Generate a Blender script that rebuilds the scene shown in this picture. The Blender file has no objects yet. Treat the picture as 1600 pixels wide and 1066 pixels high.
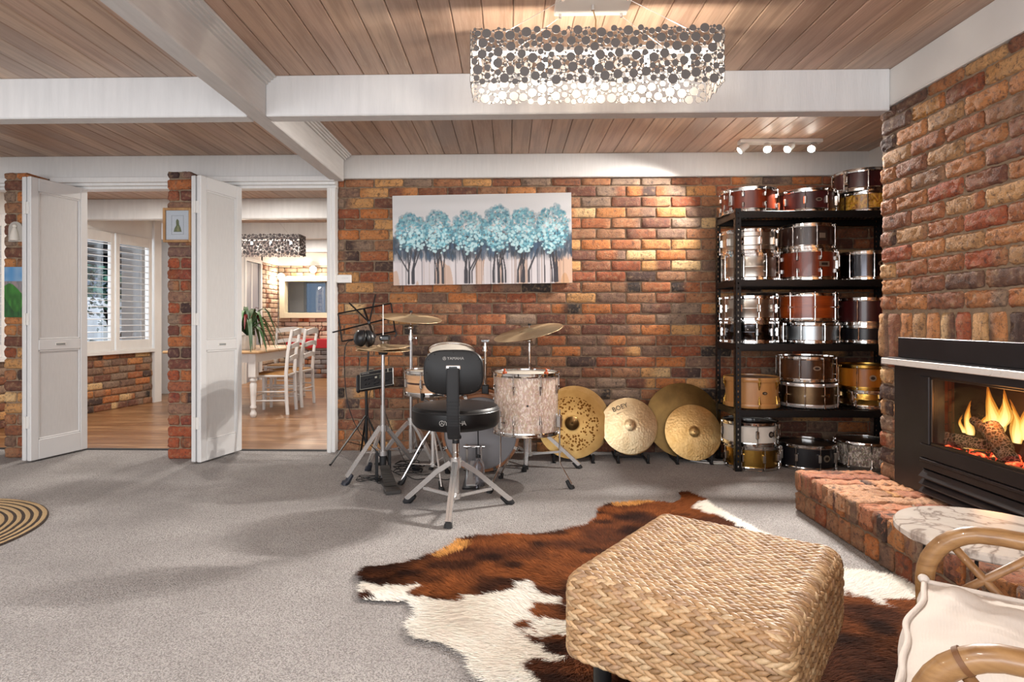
import bpy, math, random
import numpy as np
from mathutils import Vector, Matrix
D = bpy.data
SC = bpy.context.scene
COL = SC.collection
V3 = Vector
PI = math.pi
def R(d): return math.radians(d)
def lin(h):
    h = h.lstrip('#')
    o = []
    for i in (0, 2, 4):
        c = int(h[i:i+2], 16) / 255
        o.append(c / 12.92 if c <= .04045 else ((c + .055) / 1.055) ** 2.4)
    return tuple(o)
def rotz(a): return Matrix.Rotation(a, 4, 'Z')
def rotx(a): return Matrix.Rotation(a, 4, 'X')
def roty(a): return Matrix.Rotation(a, 4, 'Y')
def tr(x, y, z): return Matrix.Translation((x, y, z))
def frame(o, u, v, n):
    m = Matrix.Identity(4)
    for i in range(3):
        m[i][0] = u[i]; m[i][1] = v[i]; m[i][2] = n[i]; m[i][3] = o[i]
    return m
def along(p0, d):
    """matrix with +Z along d at p0"""
    d = V3(d).normalized()
    q = V3((0, 0, 1)).rotation_difference(d)
    return Matrix.Translation(p0) @ q.to_matrix().to_4x4()

# ------------------------------------------------------------------ mesh collector
class MB:
    def __init__(s): s.V = []; s.F = []; s.C = []; s.M = []
    def add(s, vs, fs, mi=0, col=None, xf=None):
        b = len(s.V)
        if xf is not None: vs = [xf @ V3(v) for v in vs]
        s.V.extend([tuple(v) for v in vs])
        s.F.extend([tuple(i + b for i in f) for f in fs])
        s.M.extend([mi] * len(fs))
        if col is None: s.C.extend([(1, 1, 1)] * len(vs))
        elif isinstance(col, list): s.C.extend(col)
        else: s.C.extend([col] * len(vs))
        return s
    def box(s, x0, x1, y0, y1, z0, z1, bev=0.0, mi=0, col=None, xf=None):
        if x0 > x1: x0, x1 = x1, x0
        if y0 > y1: y0, y1 = y1, y0
        if z0 > z1: z0, z1 = z1, z0
        if bev <= 0:
            vs = [(x, y, z) for x in (x0, x1) for y in (y0, y1) for z in (z0, z1)]
            fs = [(0, 1, 3, 2), (4, 6, 7, 5), (0, 4, 5, 1), (2, 3, 7, 6), (0, 2, 6, 4), (1, 5, 7, 3)]
            return s.add(vs, fs, mi, col, xf)
        b = min(bev, (x1-x0)/2.01, (y1-y0)/2.01, (z1-z0)/2.01)
        vs = []; ix = {}
        for i, x in enumerate((x0, x1)):
            for j, y in enumerate((y0, y1)):
                for k, z in enumerate((z0, z1)):
                    sx, sy, sz = (1 - 2*i)*b, (1 - 2*j)*b, (1 - 2*k)*b
                    for a, p in enumerate(((x, y+sy, z+sz), (x+sx, y, z+sz), (x+sx, y+sy, z))):
                        ix[i, j, k, a] = len(vs); vs.append(p)
        fs = []
        fs.append([ix[0,0,0,0], ix[0,0,1,0], ix[0,1,1,0], ix[0,1,0,0]]); fs.append([ix[1,0,0,0], ix[1,1,0,0], ix[1,1,1,0], ix[1,0,1,0]])
        fs.append([ix[0,0,0,1], ix[1,0,0,1], ix[1,0,1,1], ix[0,0,1,1]]); fs.append([ix[0,1,0,1], ix[0,1,1,1], ix[1,1,1,1], ix[1,1,0,1]])
        fs.append([ix[0,0,0,2], ix[0,1,0,2], ix[1,1,0,2], ix[1,0,0,2]]); fs.append([ix[0,0,1,2], ix[1,0,1,2], ix[1,1,1,2], ix[0,1,1,2]])
        c = V3(((x0+x1)/2, (y0+y1)/2, (z0+z1)/2))
        extra = []
        for j in (0, 1):
            for k in (0, 1): extra.append([ix[0,j,k,1], ix[1,j,k,1], ix[1,j,k,2], ix[0,j,k,2]])
        for i in (0, 1):
            for k in (0, 1): extra.append([ix[i,0,k,0], ix[i,1,k,0], ix[i,1,k,2], ix[i,0,k,2]])
            for j in (0, 1): extra.append([ix[i,j,0,0], ix[i,j,1,0], ix[i,j,1,1], ix[i,j,0,1]])
            for j in (0, 1):
                for k in (0, 1): extra.append([ix[i,j,k,0], ix[i,j,k,1], ix[i,j,k,2]])
        for f in extra:
            p = [V3(vs[q]) for q in f]
            n = (p[1]-p[0]).cross(p[2]-p[0])
            if n.dot(sum(p, V3((0, 0, 0)))/len(p) - c) < 0: f = f[::-1]
            fs.append(f)
        return s.add(vs, fs, mi, col, xf)
    def lathe(s, prof, seg=32, xf=None, mi=0, col=None, a0=0, a1=2*PI):
        full = abs(a1 - a0 - 2*PI) < 1e-6
        n = seg if full else seg + 1
        vs = []; fs = []; rows = []
        for (r, z) in prof:
            if r < 1e-6:
                rows.append([len(vs)] * n); vs.append((0, 0, z))
            else:
                rows.append(list(range(len(vs), len(vs) + n)))
                for i in range(n):
                    a = a0 + (a1 - a0) * i / seg
                    vs.append((r*math.cos(a), r*math.sin(a), z))
        for a, b in zip(rows, rows[1:]):
            for i in range(seg):
                j = (i + 1) % n
                f = [a[i], a[j], b[j], b[i]]
                g = []
                for q in f:
                    if q not in g: g.append(q)
                if len(g) > 2: fs.append(g)
        return s.add(vs, fs, mi, col, xf)
    def cyl(s, p0, p1, r, r1=None, seg=12, mi=0, col=None):
        p0 = V3(p0); p1 = V3(p1); r1 = r if r1 is None else r1
        L = (p1 - p0).length
        return s.lathe([(0, 0), (r, 0), (r1, L), (0, L)], seg, along(p0, p1 - p0), mi, col)
    def sphere(s, c, r, sc=(1, 1, 1), seg=20, ring=12, mi=0, col=None, xf=None):
        pr = [(r*math.sin(PI*i/ring), -r*math.cos(PI*i/ring)) for i in range(ring+1)]
        m = Matrix.Translation(c) @ (xf or Matrix.Identity(4)) @ Matrix.Diagonal((*sc, 1))
        return s.lathe(pr, seg, m, mi, col)
    def tube(s, pts, r, seg=8, closed=False, mi=0, col=None, flat=None):
        pts = [V3(p) for p in pts]; n = len(pts)
        rr = r if isinstance(r, (list, tuple)) else [r]*n
        T = []
        for i in range(n):
            if closed: t = pts[(i+1) % n] - pts[i-1]
            else: t = pts[min(i+1, n-1)] - pts[max(i-1, 0)]
            T.append(t.normalized())
        up = V3((0, 0, 1)) if abs(T[0].z) < .9 else V3((1, 0, 0))
        nrm = T[0].cross(up).normalized()
        vs = []; fs = []
        for i in range(n):
            if i: nrm = T[i-1].rotation_difference(T[i]) @ nrm
            nrm = (nrm - T[i]*nrm.dot(T[i])).normalized()
            b = T[i].cross(nrm)
            for k in range(seg):
                a = 2*PI*k/seg
                fy = flat if flat else 1
                vs.append(pts[i] + nrm*math.cos(a)*rr[i] + b*math.sin(a)*rr[i]*fy)
        for i in range(n if closed else n-1):
            j = (i+1) % n
            for k in range(seg):
                l = (k+1) % seg
                fs.append((i*seg+k, i*seg+l, j*seg+l, j*seg+k))
        if not closed:
            fs.append(tuple(range(seg))[::-1]); fs.append(tuple((n-1)*seg+k for k in range(seg)))
        return s.add(vs, fs, mi, col)
    def prism(s, poly, z0, z1, xf=None, mi=0, col=None):
        n = len(poly)
        vs = [(x, y, z0) for x, y in poly] + [(x, y, z1) for x, y in poly]
        fs = [tuple(range(n))[::-1], tuple(range(n, 2*n))] + [(i, (i+1) % n, (i+1) % n + n, i+n) for i in range(n)]
        return s.add(vs, fs, mi, col, xf)
    def build(s, name, mats, parent=None, smooth=35, off=None, color=False):
        me = D.meshes.new(name)
        if parent is not None and off is None: off = OFF.get(parent.name, (0, 0, 0))
        V = np.array(s.V, dtype=np.float32).reshape(-1, 3)
        if off is not None: V = V - np.array(off, dtype=np.float32)
        me.from_pydata(V.tolist(), [], s.F)
        if not isinstance(mats, (list, tuple)): mats = [mats]
        for m in mats: me.materials.append(m)
        if len(mats) > 1: me.polygons.foreach_set('material_index', s.M)
        if color:
            at = me.color_attributes.new('Col', 'FLOAT_COLOR', 'POINT')
            c = np.ones((len(s.V), 4), dtype=np.float32); c[:, :3] = np.array(s.C, dtype=np.float32)
            at.data.foreach_set('color', c.ravel())
        if smooth:
            me.polygons.foreach_set('use_smooth', [True]*len(s.F))
            if smooth < 170: me.set_sharp_from_angle(angle=R(smooth))
        me.update()
        o = D.objects.new(name, me); COL.objects.link(o)
        if parent is not None:
            o.parent = parent; OFF[o.name] = tuple(off)
        return o
OFF = {}
def thing(name, label, cat, loc=(0, 0, 0), rz=0, group=None):
    o = D.objects.new(name, None); COL.objects.link(o)
    o.location = loc; o.rotation_euler = (0, 0, rz); o.empty_display_size = .05
    o['label'] = label; o['category'] = cat
    if group: o['group'] = group
    OFF[o.name] = tuple(loc) if rz == 0 else (0, 0, 0)
    return o
def tag(o, label, cat, group=None, kind=None):
    o['label'] = label; o['category'] = cat
    if group: o['group'] = group
    if kind: o['kind'] = kind
    return o
def struct(o, label=None):
    o['kind'] = 'structure'
    if label: o['label'] = label
    return o
def dup(root, loc, rz=0, label=None):
    c = root.copy(); COL.objects.link(c); c.location = loc; c.rotation_euler = (0, 0, rz)
    if label: c['label'] = label
    def rec(a, b):
        for ch in list(a.children):
            d = ch.copy(); COL.objects.link(d); d.parent = b; rec(ch, d)
    rec(root, c)
    return c

# ------------------------------------------------------------------ materials
def nmat(name):
    m = D.materials.new(name); m.use_nodes = True
    nt = m.node_tree; nt.nodes.clear()
    out = nt.nodes.new('ShaderNodeOutputMaterial')
    b = nt.nodes.new('ShaderNodeBsdfPrincipled')
    nt.links.new(b.outputs[0], out.inputs[0])
    return m, nt, b, out
def N(nt, t, **kw):
    n = nt.nodes.new(t)
    for k, v in kw.items(): setattr(n, k, v)
    return n
def mixc(nt, a, b, fac, mode='MIX'):
    n = N(nt, 'ShaderNodeMix', data_type='RGBA', blend_type=mode)
    for sock, val in ((n.inputs[6], a), (n.inputs[7], b), (n.inputs[0], fac)):
        if hasattr(val, 'links'): nt.links.new(val, sock)
        elif isinstance(val, (int, float)): sock.default_value = val
        else: sock.default_value = (*val, 1)
    return n.outputs[2]
def ramp(nt, src, stops):
    n = N(nt, 'ShaderNodeValToRGB'); el = n.color_ramp.elements
    while len(el) < len(stops): el.new(.5)
    for e, (p, c) in zip(el, stops):
        e.position = p; e.color = (*c, 1) if len(c) == 3 else c
    nt.links.new(src, n.inputs[0]); return n.outputs[0]
def coords(nt, scale=(1, 1, 1), kind='Object', rot=(0, 0, 0)):
    t = N(nt, 'ShaderNodeTexCoord'); m = N(nt, 'ShaderNodeMapping')
    m.inputs['Scale'].default_value = scale; m.inputs['Rotation'].default_value = rot
    nt.links.new(t.outputs[kind], m.inputs[0]); return m.outputs[0]
def noise(nt, vec, scale, detail=4, rough=.55, dist=0):
    n = N(nt, 'ShaderNodeTexNoise'); n.inputs['Scale'].default_value = scale
    n.inputs['Detail'].default_value = detail; n.inputs['Roughness'].default_value = rough; n.inputs['Distortion'].default_value = dist
    nt.links.new(vec, n.inputs['Vector']); return n.outputs[0]
def voro(nt, vec, scale, feature='F1', out=0):
    n = N(nt, 'ShaderNodeTexVoronoi', feature=feature); n.inputs['Scale'].default_value = scale
    nt.links.new(vec, n.inputs['Vector']); return n.outputs[out]
def bump(nt, b, h, strength=.4, dist=.004):
    n = N(nt, 'ShaderNodeBump'); n.inputs['Strength'].default_value = strength; n.inputs['Distance'].default_value = dist
    nt.links.new(h, n.inputs['Height']); nt.links.new(n.outputs[0], b.inputs['Normal'])
def attr(nt, name='Col'):
    n = N(nt, 'ShaderNodeAttribute'); n.attribute_name = name; return n.outputs[0]
def simple(name, hexc, rough=.5, metal=0, var=0, vscale=20, bmp=0, bscale=60, bdist=.003, stretch=(1, 1, 1), coat=0, spec=.5):
    m, nt, b, out = nmat(name)
    c = lin(hexc) if isinstance(hexc, str) else hexc
    b.inputs['Base Color'].default_value = (*c, 1); b.inputs['Roughness'].default_value = rough; b.inputs['Metallic'].default_value = metal
    b.inputs['Coat Weight'].default_value = coat; b.inputs['Specular IOR Level'].default_value = spec
    if var:
        v = noise(nt, coords(nt, stretch), vscale)
        cc = mixc(nt, tuple(x*(1-var) for x in c), tuple(min(1, x*(1+var)) for x in c), ramp(nt, v, [(.3, (0, 0, 0)), (.7, (1, 1, 1))]))
        nt.links.new(cc, b.inputs['Base Color'])
    if bmp: bump(nt, b, noise(nt, coords(nt, stretch), bscale), bmp, bdist)
    return m
def emit(name, hexc, strength):
    m, nt, b, out = nmat(name)
    b.inputs['Base Color'].default_value = (0, 0, 0, 1)
    b.inputs['Emission Color'].default_value = (*(lin(hexc) if isinstance(hexc, str) else hexc), 1); b.inputs['Emission Strength'].default_value = strength
    return m

M = {}
def mk_brick(name, k=1.0):
    m, nt, b, out = nmat(name)
    co = coords(nt)
    c = attr(nt)
    n1 = noise(nt, co, 26, 5, .65); n2 = noise(nt, co, 150, 4, .7)
    c = mixc(nt, c, (.40, .265, .15), ramp(nt, n1, [(.52, (0, 0, 0)), (.70, (.50*k, .50*k, .50*k))]))
    n3 = noise(nt, co, 60, 5, .7)
    c = mixc(nt, c, (.10, .06, .05), ramp(nt, n3, [(.34, (.6*k, .6*k, .6*k)), (.47, (0, 0, 0))]))
    c = mixc(nt, c, (.05, .035, .03), ramp(nt, n1, [(.32, (.55*k, .55*k, .55*k)), (.45, (0, 0, 0))]))
    c = mixc(nt, c, (.035, .025, .02), ramp(nt, n2, [(.30, (.75, .75, .75)), (.40, (0, 0, 0))]))
    c = mixc(nt, c, (.58, .43, .28), ramp(nt, n2, [(.66, (0, 0, 0)), (.74, (.55, .55, .55))]))
    nt.links.new(c, b.inputs['Base Color']); b.inputs['Roughness'].default_value = .85
    h = N(nt, 'ShaderNodeMath', operation='ADD'); nt.links.new(n1, h.inputs[0]); nt.links.new(n2, h.inputs[1])
    bump(nt, b, h.outputs[0], 1.0, .008)
    return m
M['brick'] = mk_brick('fired_brick', 1.3)
M['brick_pale'] = mk_brick('limewashed_brick', .25)
M['mortar'] = simple('mortar', '84705c', .95, var=.25, vscale=40, bmp=.6, bscale=180)
M['mortar_dark'] = simple('mortar_dark', '4a3a33', .95, var=.2, vscale=40)
M['white_timber'] = simple('white_painted_timber', 'd9d8d6', .55, var=.035, vscale=9, bmp=.25, bscale=14, bdist=.003, stretch=(6, 1, .6))
M['white_beam'] = simple('white_sawn_beam', 'd6d6d6', .6, var=.05, vscale=3, bmp=.35, bscale=14, bdist=.004, stretch=(9, 9, 1))
M['grey_beam'] = simple('grey_white_beam', 'cfcdcb', .6, var=.06, vscale=5, bmp=.3, bscale=12, bdist=.003, stretch=(9, 1, 9))
M['white_door'] = simple('white_door_paint', 'd6d6d6', .35, var=.015, vscale=3)
M['door_panel'] = simple('door_panel_paint', 'cdcccb', .5, var=.03, vscale=90, stretch=(1, 1, .15), bmp=.1, bscale=200)
M['plaster'] = simple('white_plaster', 'd8d6d3', .8, var=.03, vscale=4)
M['black_metal'] = simple('black_powder_coat', '121213', .38, .2, bmp=.08, bscale=300)
M['fire_black'] = simple('firebox_black_steel', '2a282b', .38, .35, var=.15, vscale=6)
M['rubber'] = simple('black_rubber', '141518', .65)
M['rubber_blue'] = simple('blue_black_rubber', '20242e', .55)
M['chrome'] = simple('chrome', 'd4d2d0', .09, 1.0)
M['chrome_soft'] = simple('brushed_chrome', 'dedcda', .26, .78)
M['steel_tube'] = simple('satin_steel_tube', 'b4b2b2', .3, .8)
M['vinyl'] = simple('black_vinyl', '0d0c0d', .42, bmp=.12, bscale=350, spec=.3)
M['plastic'] = simple('black_plastic', '17181b', .35)
M['head_white'] = simple('coated_drum_head', 'd8d2c6', .65, var=.05, vscale=30)
M['head_clear'] = simple('smoky_drum_head', '8b8079', .35, var=.2, vscale=5)
M['head_dark'] = simple('dark_drum_head', '2b2523', .3)
M['head_grey'] = simple('grey_bass_head', '7d7a7c', .45, var=.06, vscale=5)
M['wood_hoop'] = simple('amber_wood_hoop', '8d5a34', .4, var=.2, vscale=30)
M['white_metal'] = simple('white_lamp_metal', 'dcdad6', .35)
M['disc_metal'] = simple('brushed_disc_steel', '605c5a', .45, .1)
M['disc_dark'] = simple('dark_bronze_disc', '33292a', .45, .1)
M['bulb'] = emit('lamp_bulb', (1, .92, .80), 60)
M['bulb2'] = emit('dining_lamp_bulb', (1, .92, .80), 60)
M['spot'] = emit('spot_lens', (1, .93, .82), 60)
M['globe'] = emit('wall_globe', (1, .90, .74), 1.6)

def mk_planks(name, base, axis='Y', gain=1):
    m, nt, b, out = nmat(name)
    sc = (1, .05, 1) if axis == 'Y' else (.05, 1, 1)
    co = coords(nt, sc)
    g1 = noise(nt, co, 26, 5, .6, .4); g2 = noise(nt, co, 150, 3, .6)
    k = noise(nt, coords(nt, (1, .35, 1)), 2.2, 2, .5)
    c = attr(nt)
    c = mixc(nt, c, (.30, .19, .13), ramp(nt, g1, [(.40, (.6, .6, .6)), (.58, (0, 0, 0))]))
    c = mixc(nt, c, (.62, .50, .40), ramp(nt, g2, [(.5, (0, 0, 0)), (.75, (.35, .35, .35))]))
    c = mixc(nt, c, (.36, .32, .30), ramp(nt, k, [(.52, (0, 0, 0)), (.68, (.40, .40, .40))]))
    kn = voro(nt, coords(nt, (2.6, .8, 1)), 1.0)
    c = mixc(nt, c, (.10, .045, .02), ramp(nt, kn, [(.02, (.85, .85, .85)), (.055, (0, 0, 0))]))
    nt.links.new(c, b.inputs['Base Color']); b.inputs['Roughness'].default_value = .5
    bump(nt, b, g1, .15, .002)
    return m
M['ceil'] = mk_planks('limed_pine_planks', None)

def mk_floorboards():
    m, nt, b, out = nmat('oak_floorboards')
    co = coords(nt)
    br = N(nt, 'ShaderNodeTexBrick'); nt.links.new(co, br.inputs['Vector'])
    br.inputs['Color1'].default_value = (*lin('a9805a'), 1); br.inputs['Color2'].default_value = (*lin('8a6140'), 1); br.inputs['Mortar'].default_value = (*lin('6b4a30'), 1)
    br.inputs['Scale'].default_value = 1; br.inputs['Brick Width'].default_value = 1.9; br.inputs['Row Height'].default_value = .13; br.inputs['Mortar Size'].default_value = .002
    g = noise(nt, coords(nt, (.12, 1, 1)), 16, 5, .6, .5)
    c = mixc(nt, br.outputs[0], lin('6a4526'), ramp(nt, g, [(.40, (.7, .7, .7)), (.60, (0, 0, 0))]))
    c = mixc(nt, c, lin('d0a87c'), ramp(nt, g, [(.56, (0, 0, 0)), (.75, (.55, .55, .55))]))
    nt.links.new(c, b.inputs['Base Color']); b.inputs['Roughness'].default_value = .3
    return m
M['boards'] = mk_floorboards()

def mk_carpet():
    m, nt, b, out = nmat('grey_loop_carpet')
    co = coords(nt, (1, 1.15, 1))
    w = N(nt, 'ShaderNodeTexNoise'); w.inputs['Scale'].default_value = 55; w.inputs['Detail'].default_value = 2
    nt.links.new(co, w.inputs['Vector'])
    mx = N(nt, 'ShaderNodeVectorMath', operation='MULTIPLY_ADD'); nt.links.new(w.outputs[1], mx.inputs[0]); mx.inputs[1].default_value = (.012, .012, .012); nt.links.new(co, mx.inputs[2])
    v = voro(nt, mx.outputs[0], 165); big = noise(nt, co, 2.2, 3); fine = noise(nt, co, 260, 2)
    med = noise(nt, co, 105, 3, .6)
    c = mixc(nt, lin('b9b5b3'), lin('a4a09e'), ramp(nt, big, [(.35, (0, 0, 0)), (.65, (1, 1, 1))]))
    c = mixc(nt, c, lin('6e6a68'), ramp(nt, v, [(.30, (0, 0, 0)), (.75, (.75, .75, .75))]))
    c = mixc(nt, c, lin('dad6d3'), ramp(nt, fine, [(.5, (0, 0, 0)), (.72, (.55, .55, .55))]))
    c = mixc(nt, c, lin('7c7774'), ramp(nt, med, [(.34, (.40, .40, .40)), (.48, (0, 0, 0))]))
    nt.links.new(c, b.inputs['Base Color']); b.inputs['Roughness'].default_value = 1; b.inputs['Specular IOR Level'].default_value = .1
    h = N(nt, 'ShaderNodeMath', operation='MULTIPLY_ADD'); nt.links.new(v, h.inputs[0]); h.inputs[1].default_value = -1; nt.links.new(med, h.inputs[2])
    bump(nt, b, h.outputs[0], .8, .008)
    return m
M['carpet'] = mk_carpet()

def mk_vcol(name, rough=.6, metal=0, bmp=0, bscale=80, bdist=.002, var=.0, coat=0):
    m, nt, b, out = nmat(name)
    c = attr(nt)
    if var:
        n = noise(nt, coords(nt), bscale, 4)
        c = mixc(nt, c, (.02, .015, .01), ramp(nt, n, [(.3, (var, var, var)), (.6, (0, 0, 0))]))
    nt.links.new(c, b.inputs['Base Color']); b.inputs['Roughness'].default_value = rough; b.inputs['Metallic'].default_value = metal
    b.inputs['Coat Weight'].default_value = coat
    if bmp: bump(nt, b, noise(nt, coords(nt), bscale), bmp, bdist)
    return m
M['paint'] = mk_vcol('painted_canvas', .55, bmp=.3, bscale=120)
M['fur'] = mk_vcol('cow_hair', .8)
M['fur'].node_tree.nodes['Principled BSDF'].inputs['Specular IOR Level'].default_value = .08
M['weave'] = mk_vcol('water_hyacinth', .5, bmp=.25, bscale=140, var=.25)
M['leaf'] = mk_vcol('plant_leaf', .45)

def glassmat(name, tint=(1, 1, 1), refl=.08):
    m = D.materials.new(name); m.use_nodes = True; nt = m.node_tree; nt.nodes.clear()
    out = nt.nodes.new('ShaderNodeOutputMaterial'); t = nt.nodes.new('ShaderNodeBsdfTransparent'); g = nt.nodes.new('ShaderNodeBsdfGlossy'); x = nt.nodes.new('ShaderNodeMixShader')
    t.inputs[0].default_value = (*tint, 1); g.inputs['Roughness'].default_value = .02
    x.inputs[0].default_value = refl
    nt.links.new(t.outputs[0], x.inputs[1]); nt.links.new(g.outputs[0], x.inputs[2]); nt.links.new(x.outputs[0], out.inputs[0])
    return m
M['glass'] = glassmat('window_glass', (.93, .96, 1), .10)
M['fireglass'] = glassmat('fire_glass', (.95, .92, .90), .04)

def wood(name, c1, c2, rough=.4, scale=12, stretch=(1, 1, .12), coat=.2):
    m, nt, b, out = nmat(name)
    g = noise(nt, coords(nt, stretch), scale, 5, .6, .6)
    c = ramp(nt, g, [(.3, lin(c1)), (.7, lin(c2))])
    nt.links.new(c, b.inputs['Base Color']); b.inputs['Roughness'].default_value = rough; b.inputs['Coat Weight'].default_value = coat
    return m
def pearl(name, c1, c2, c3, scale=26):
    m, nt, b, out = nmat(name)
    co = coords(nt, (1.5, 1.5, .75), rot=(.35, .45, .3))
    n = noise(nt, co, scale*.55, 4, .6, 2.2); v = voro(nt, coords(nt), scale*2.2, 'F1', 1)
    c = ramp(nt, n, [(.34, lin(c1)), (.5, lin(c2)), (.60, lin(c3)), (.66, lin(c2))])
    c = mixc(nt, c, v, .05)
    nt.links.new(c, b.inputs['Base Color']); b.inputs['Roughness'].default_value = .25; b.inputs['Coat Weight'].default_value = .5
    return m
M['pearl_pink'] = pearl('champagne_pearl', 'bca08e', 'cbb09e', 'f4e8dc', 44)
M['pearl_gold'] = pearl('gold_pearl', '7a4c10', 'c48a22', 'e8b84a', 34)
M['pearl_grey'] = pearl('silver_sparkle', '6b6058', '9a8c80', 'efe8dc', 44)
M['mahogany'] = wood('mahogany_shell', '4e170a', '8a3414', .3)
M['mahogany2'] = wood('reddish_brown_shell', '4a1c14', '6f3020', .28)
M['maroon'] = wood('maroon_shell', '331214', '4a1c1c', .3)
M['darkbrown'] = wood('dark_walnut_shell', '231410', '3a221a', .3)
M['walnut'] = wood('walnut_shell', '2b170d', '5a3417', .25)
M['cherry'] = wood('cherry_shell', '6e2a0c', 'a44a18', .3, stretch=(.3, .3, 2))
M['maple'] = wood('maple_shell', 'a06c3a', 'c08c56', .35)
M['maple_light'] = wood('light_maple_shell', 'b98860', 'd9ae84', .35, stretch=(.3, .3, 2))
M['orange_wood'] = wood('amber_lacquer_shell', '94500f', 'c27a24', .3)
M['bronze_dark'] = simple('aged_bronze', '6a5640', .35, 1, var=.3, vscale=8)
M['brass'] = simple('brass', 'b08a45', .25, 1, var=.15, vscale=6)
M['steel'] = simple('brushed_steel', 'b6afa6', .30, 1, var=.12, vscale=5)
M['steel_cool'] = simple('satin_aluminium', 'a9b0b4', .35, 1, var=.06, vscale=4)
M['black_nickel'] = simple('black_nickel', '4a4a4e', .14, 1)
M['black_shell'] = simple('black_shell', '17161a', .3)
M['white_shell'] = simple('white_shell', 'cfc6bb', .3, var=.05)
M['badge'] = simple('badge_metal', 'b4aa98', .3, .8)
M['badge_dark'] = simple('dark_badge', '2a211c', .35)

def mk_cymbal(name, c1, c2, rough=.28, spots=False, hammer=True):
    m, nt, b, out = nmat(name)
    co = coords(nt)
    # concentric lathe lines from the radius
    sep = N(nt, 'ShaderNodeSeparateXYZ'); nt.links.new(co, sep.inputs[0])
    def mth(op, a, bb=None):
        n = N(nt, 'ShaderNodeMath', operation=op)
        for i, q in enumerate((a, bb)):
            if q is None: continue
            if hasattr(q, 'links'): nt.links.new(q, n.inputs[i])
            else: n.inputs[i].default_value = q
        return n.outputs[0]
    r2 = mth('SQRT', mth('ADD', mth('MULTIPLY', sep.outputs[0], sep.outputs[0]), mth('MULTIPLY', sep.outputs[1], sep.outputs[1])))
    ring = mth('SINE', mth('MULTIPLY', r2, 1500.))
    n = noise(nt, co, 9, 3)
    c = ramp(nt, n, [(.3, lin(c1)), (.7, lin(c2))])
    if spots:
        v = voro(nt, co, 50)
        n2 = noise(nt, co, 5, 2)
        msk = mth('MULTIPLY', mth('LESS_THAN', v, .42), mth('MULTIPLY', mth('GREATER_THAN', r2, .085), mth('LESS_THAN', r2, .205)))
        msk = mth('MULTIPLY', msk, mth('GREATER_THAN', n2, .40))
        c = mixc(nt, c, lin('6b4416'), msk)
        c = mixc(nt, c, lin('6e5432'), mth('LESS_THAN', r2, .052))
    nt.links.new(c, b.inputs['Base Color']); b.inputs['Metallic'].default_value = .85; b.inputs['Roughness'].default_value = rough
    b.inputs['Anisotropic'].default_value = .75; tg = N(nt, 'ShaderNodeTangent', direction_type='RADIAL', axis='Z'); nt.links.new(tg.outputs[0], b.inputs['Tangent'])
    h = mth('MULTIPLY', ring, .12)
    if hammer: h = mth('ADD', h, mth('MULTIPLY', voro(nt, co, 70, 'SMOOTH_F1'), 1.6))
    bump(nt, b, h, .35, .003)
    return m
M['cym_gold'] = mk_cymbal('bright_bronze', 'b48f56', 'c9a874', .32)
M['cym_spot'] = mk_cymbal('spotted_bronze', 'ad8850', 'c6a468', .34, True, False)
M['cym_pale'] = mk_cymbal('hammered_pale_bronze', 'd2b88c', 'e6d2ac', .32)
M['cym_dark'] = mk_cymbal('dark_bronze', '5f4a2a', '7c6238', .35, False, False)
M['cym_played'] = mk_cymbal('worn_bronze', 'c0a480', 'd0b895', .45, False, False)

# ------------------------------------------------------------------ bricks
PAL = [('b8703c', 5), ('a2603c', 6), ('86523a', 7), ('70463a', 6), ('94694f', 6), ('c4925e', 4), ('d2b084', 3), ('4a3836', 3), ('2f2828', 1.5), ('8a7468', 5), ('7a5e52', 5), ('a06c4c', 6), ('8f4c30', 4), ('ba7c4a', 4)]
PAL_WARM = [('b87d50', 6), ('a97048', 7), ('9a6040', 6), ('8a5a46', 6), ('bf9468', 4), ('6a4c42', 4), ('94705a', 5), ('ad845e', 5), ('9c5034', 3), ('4d3a38', 2), ('b07c3e', 2)]
PAL_RED = [('8c4436', 6), ('a04e30', 5), ('74443c', 6), ('5c3c3c', 4), ('7a5c58', 3), ('b0683c', 3), ('98573e', 4), ('463234', 2), ('8e6a5c', 3)]
PAL_PALE = [('c9b49c', 5), ('bda38c', 5), ('b59884', 4), ('d5c4ac', 4), ('a98e80', 3)]
PAL_GREY = [('8d8888', 5), ('9b9696', 4), ('7f7a7c', 4), ('a5a1a0', 3)]
def soft(c, k=.07, g=1.10):
    l = .3*c[0]+.5*c[1]+.2*c[2]; l = (l*1.06, l*1.0, l*.90)
    return tuple((a*(1-k)+b*k)*g*t for a, b, t in zip(c, l, (1.0, .945, .82)))
def pick(pal, rng):
    t = rng.random() * sum(w for _, w in pal)
    for h, w in pal:
        t -= w
        if t <= 0: return lin(h) if pal in (PAL_PALE, PAL_GREY) else soft(lin(h))
    return soft(lin(pal[0][0]))
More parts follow.
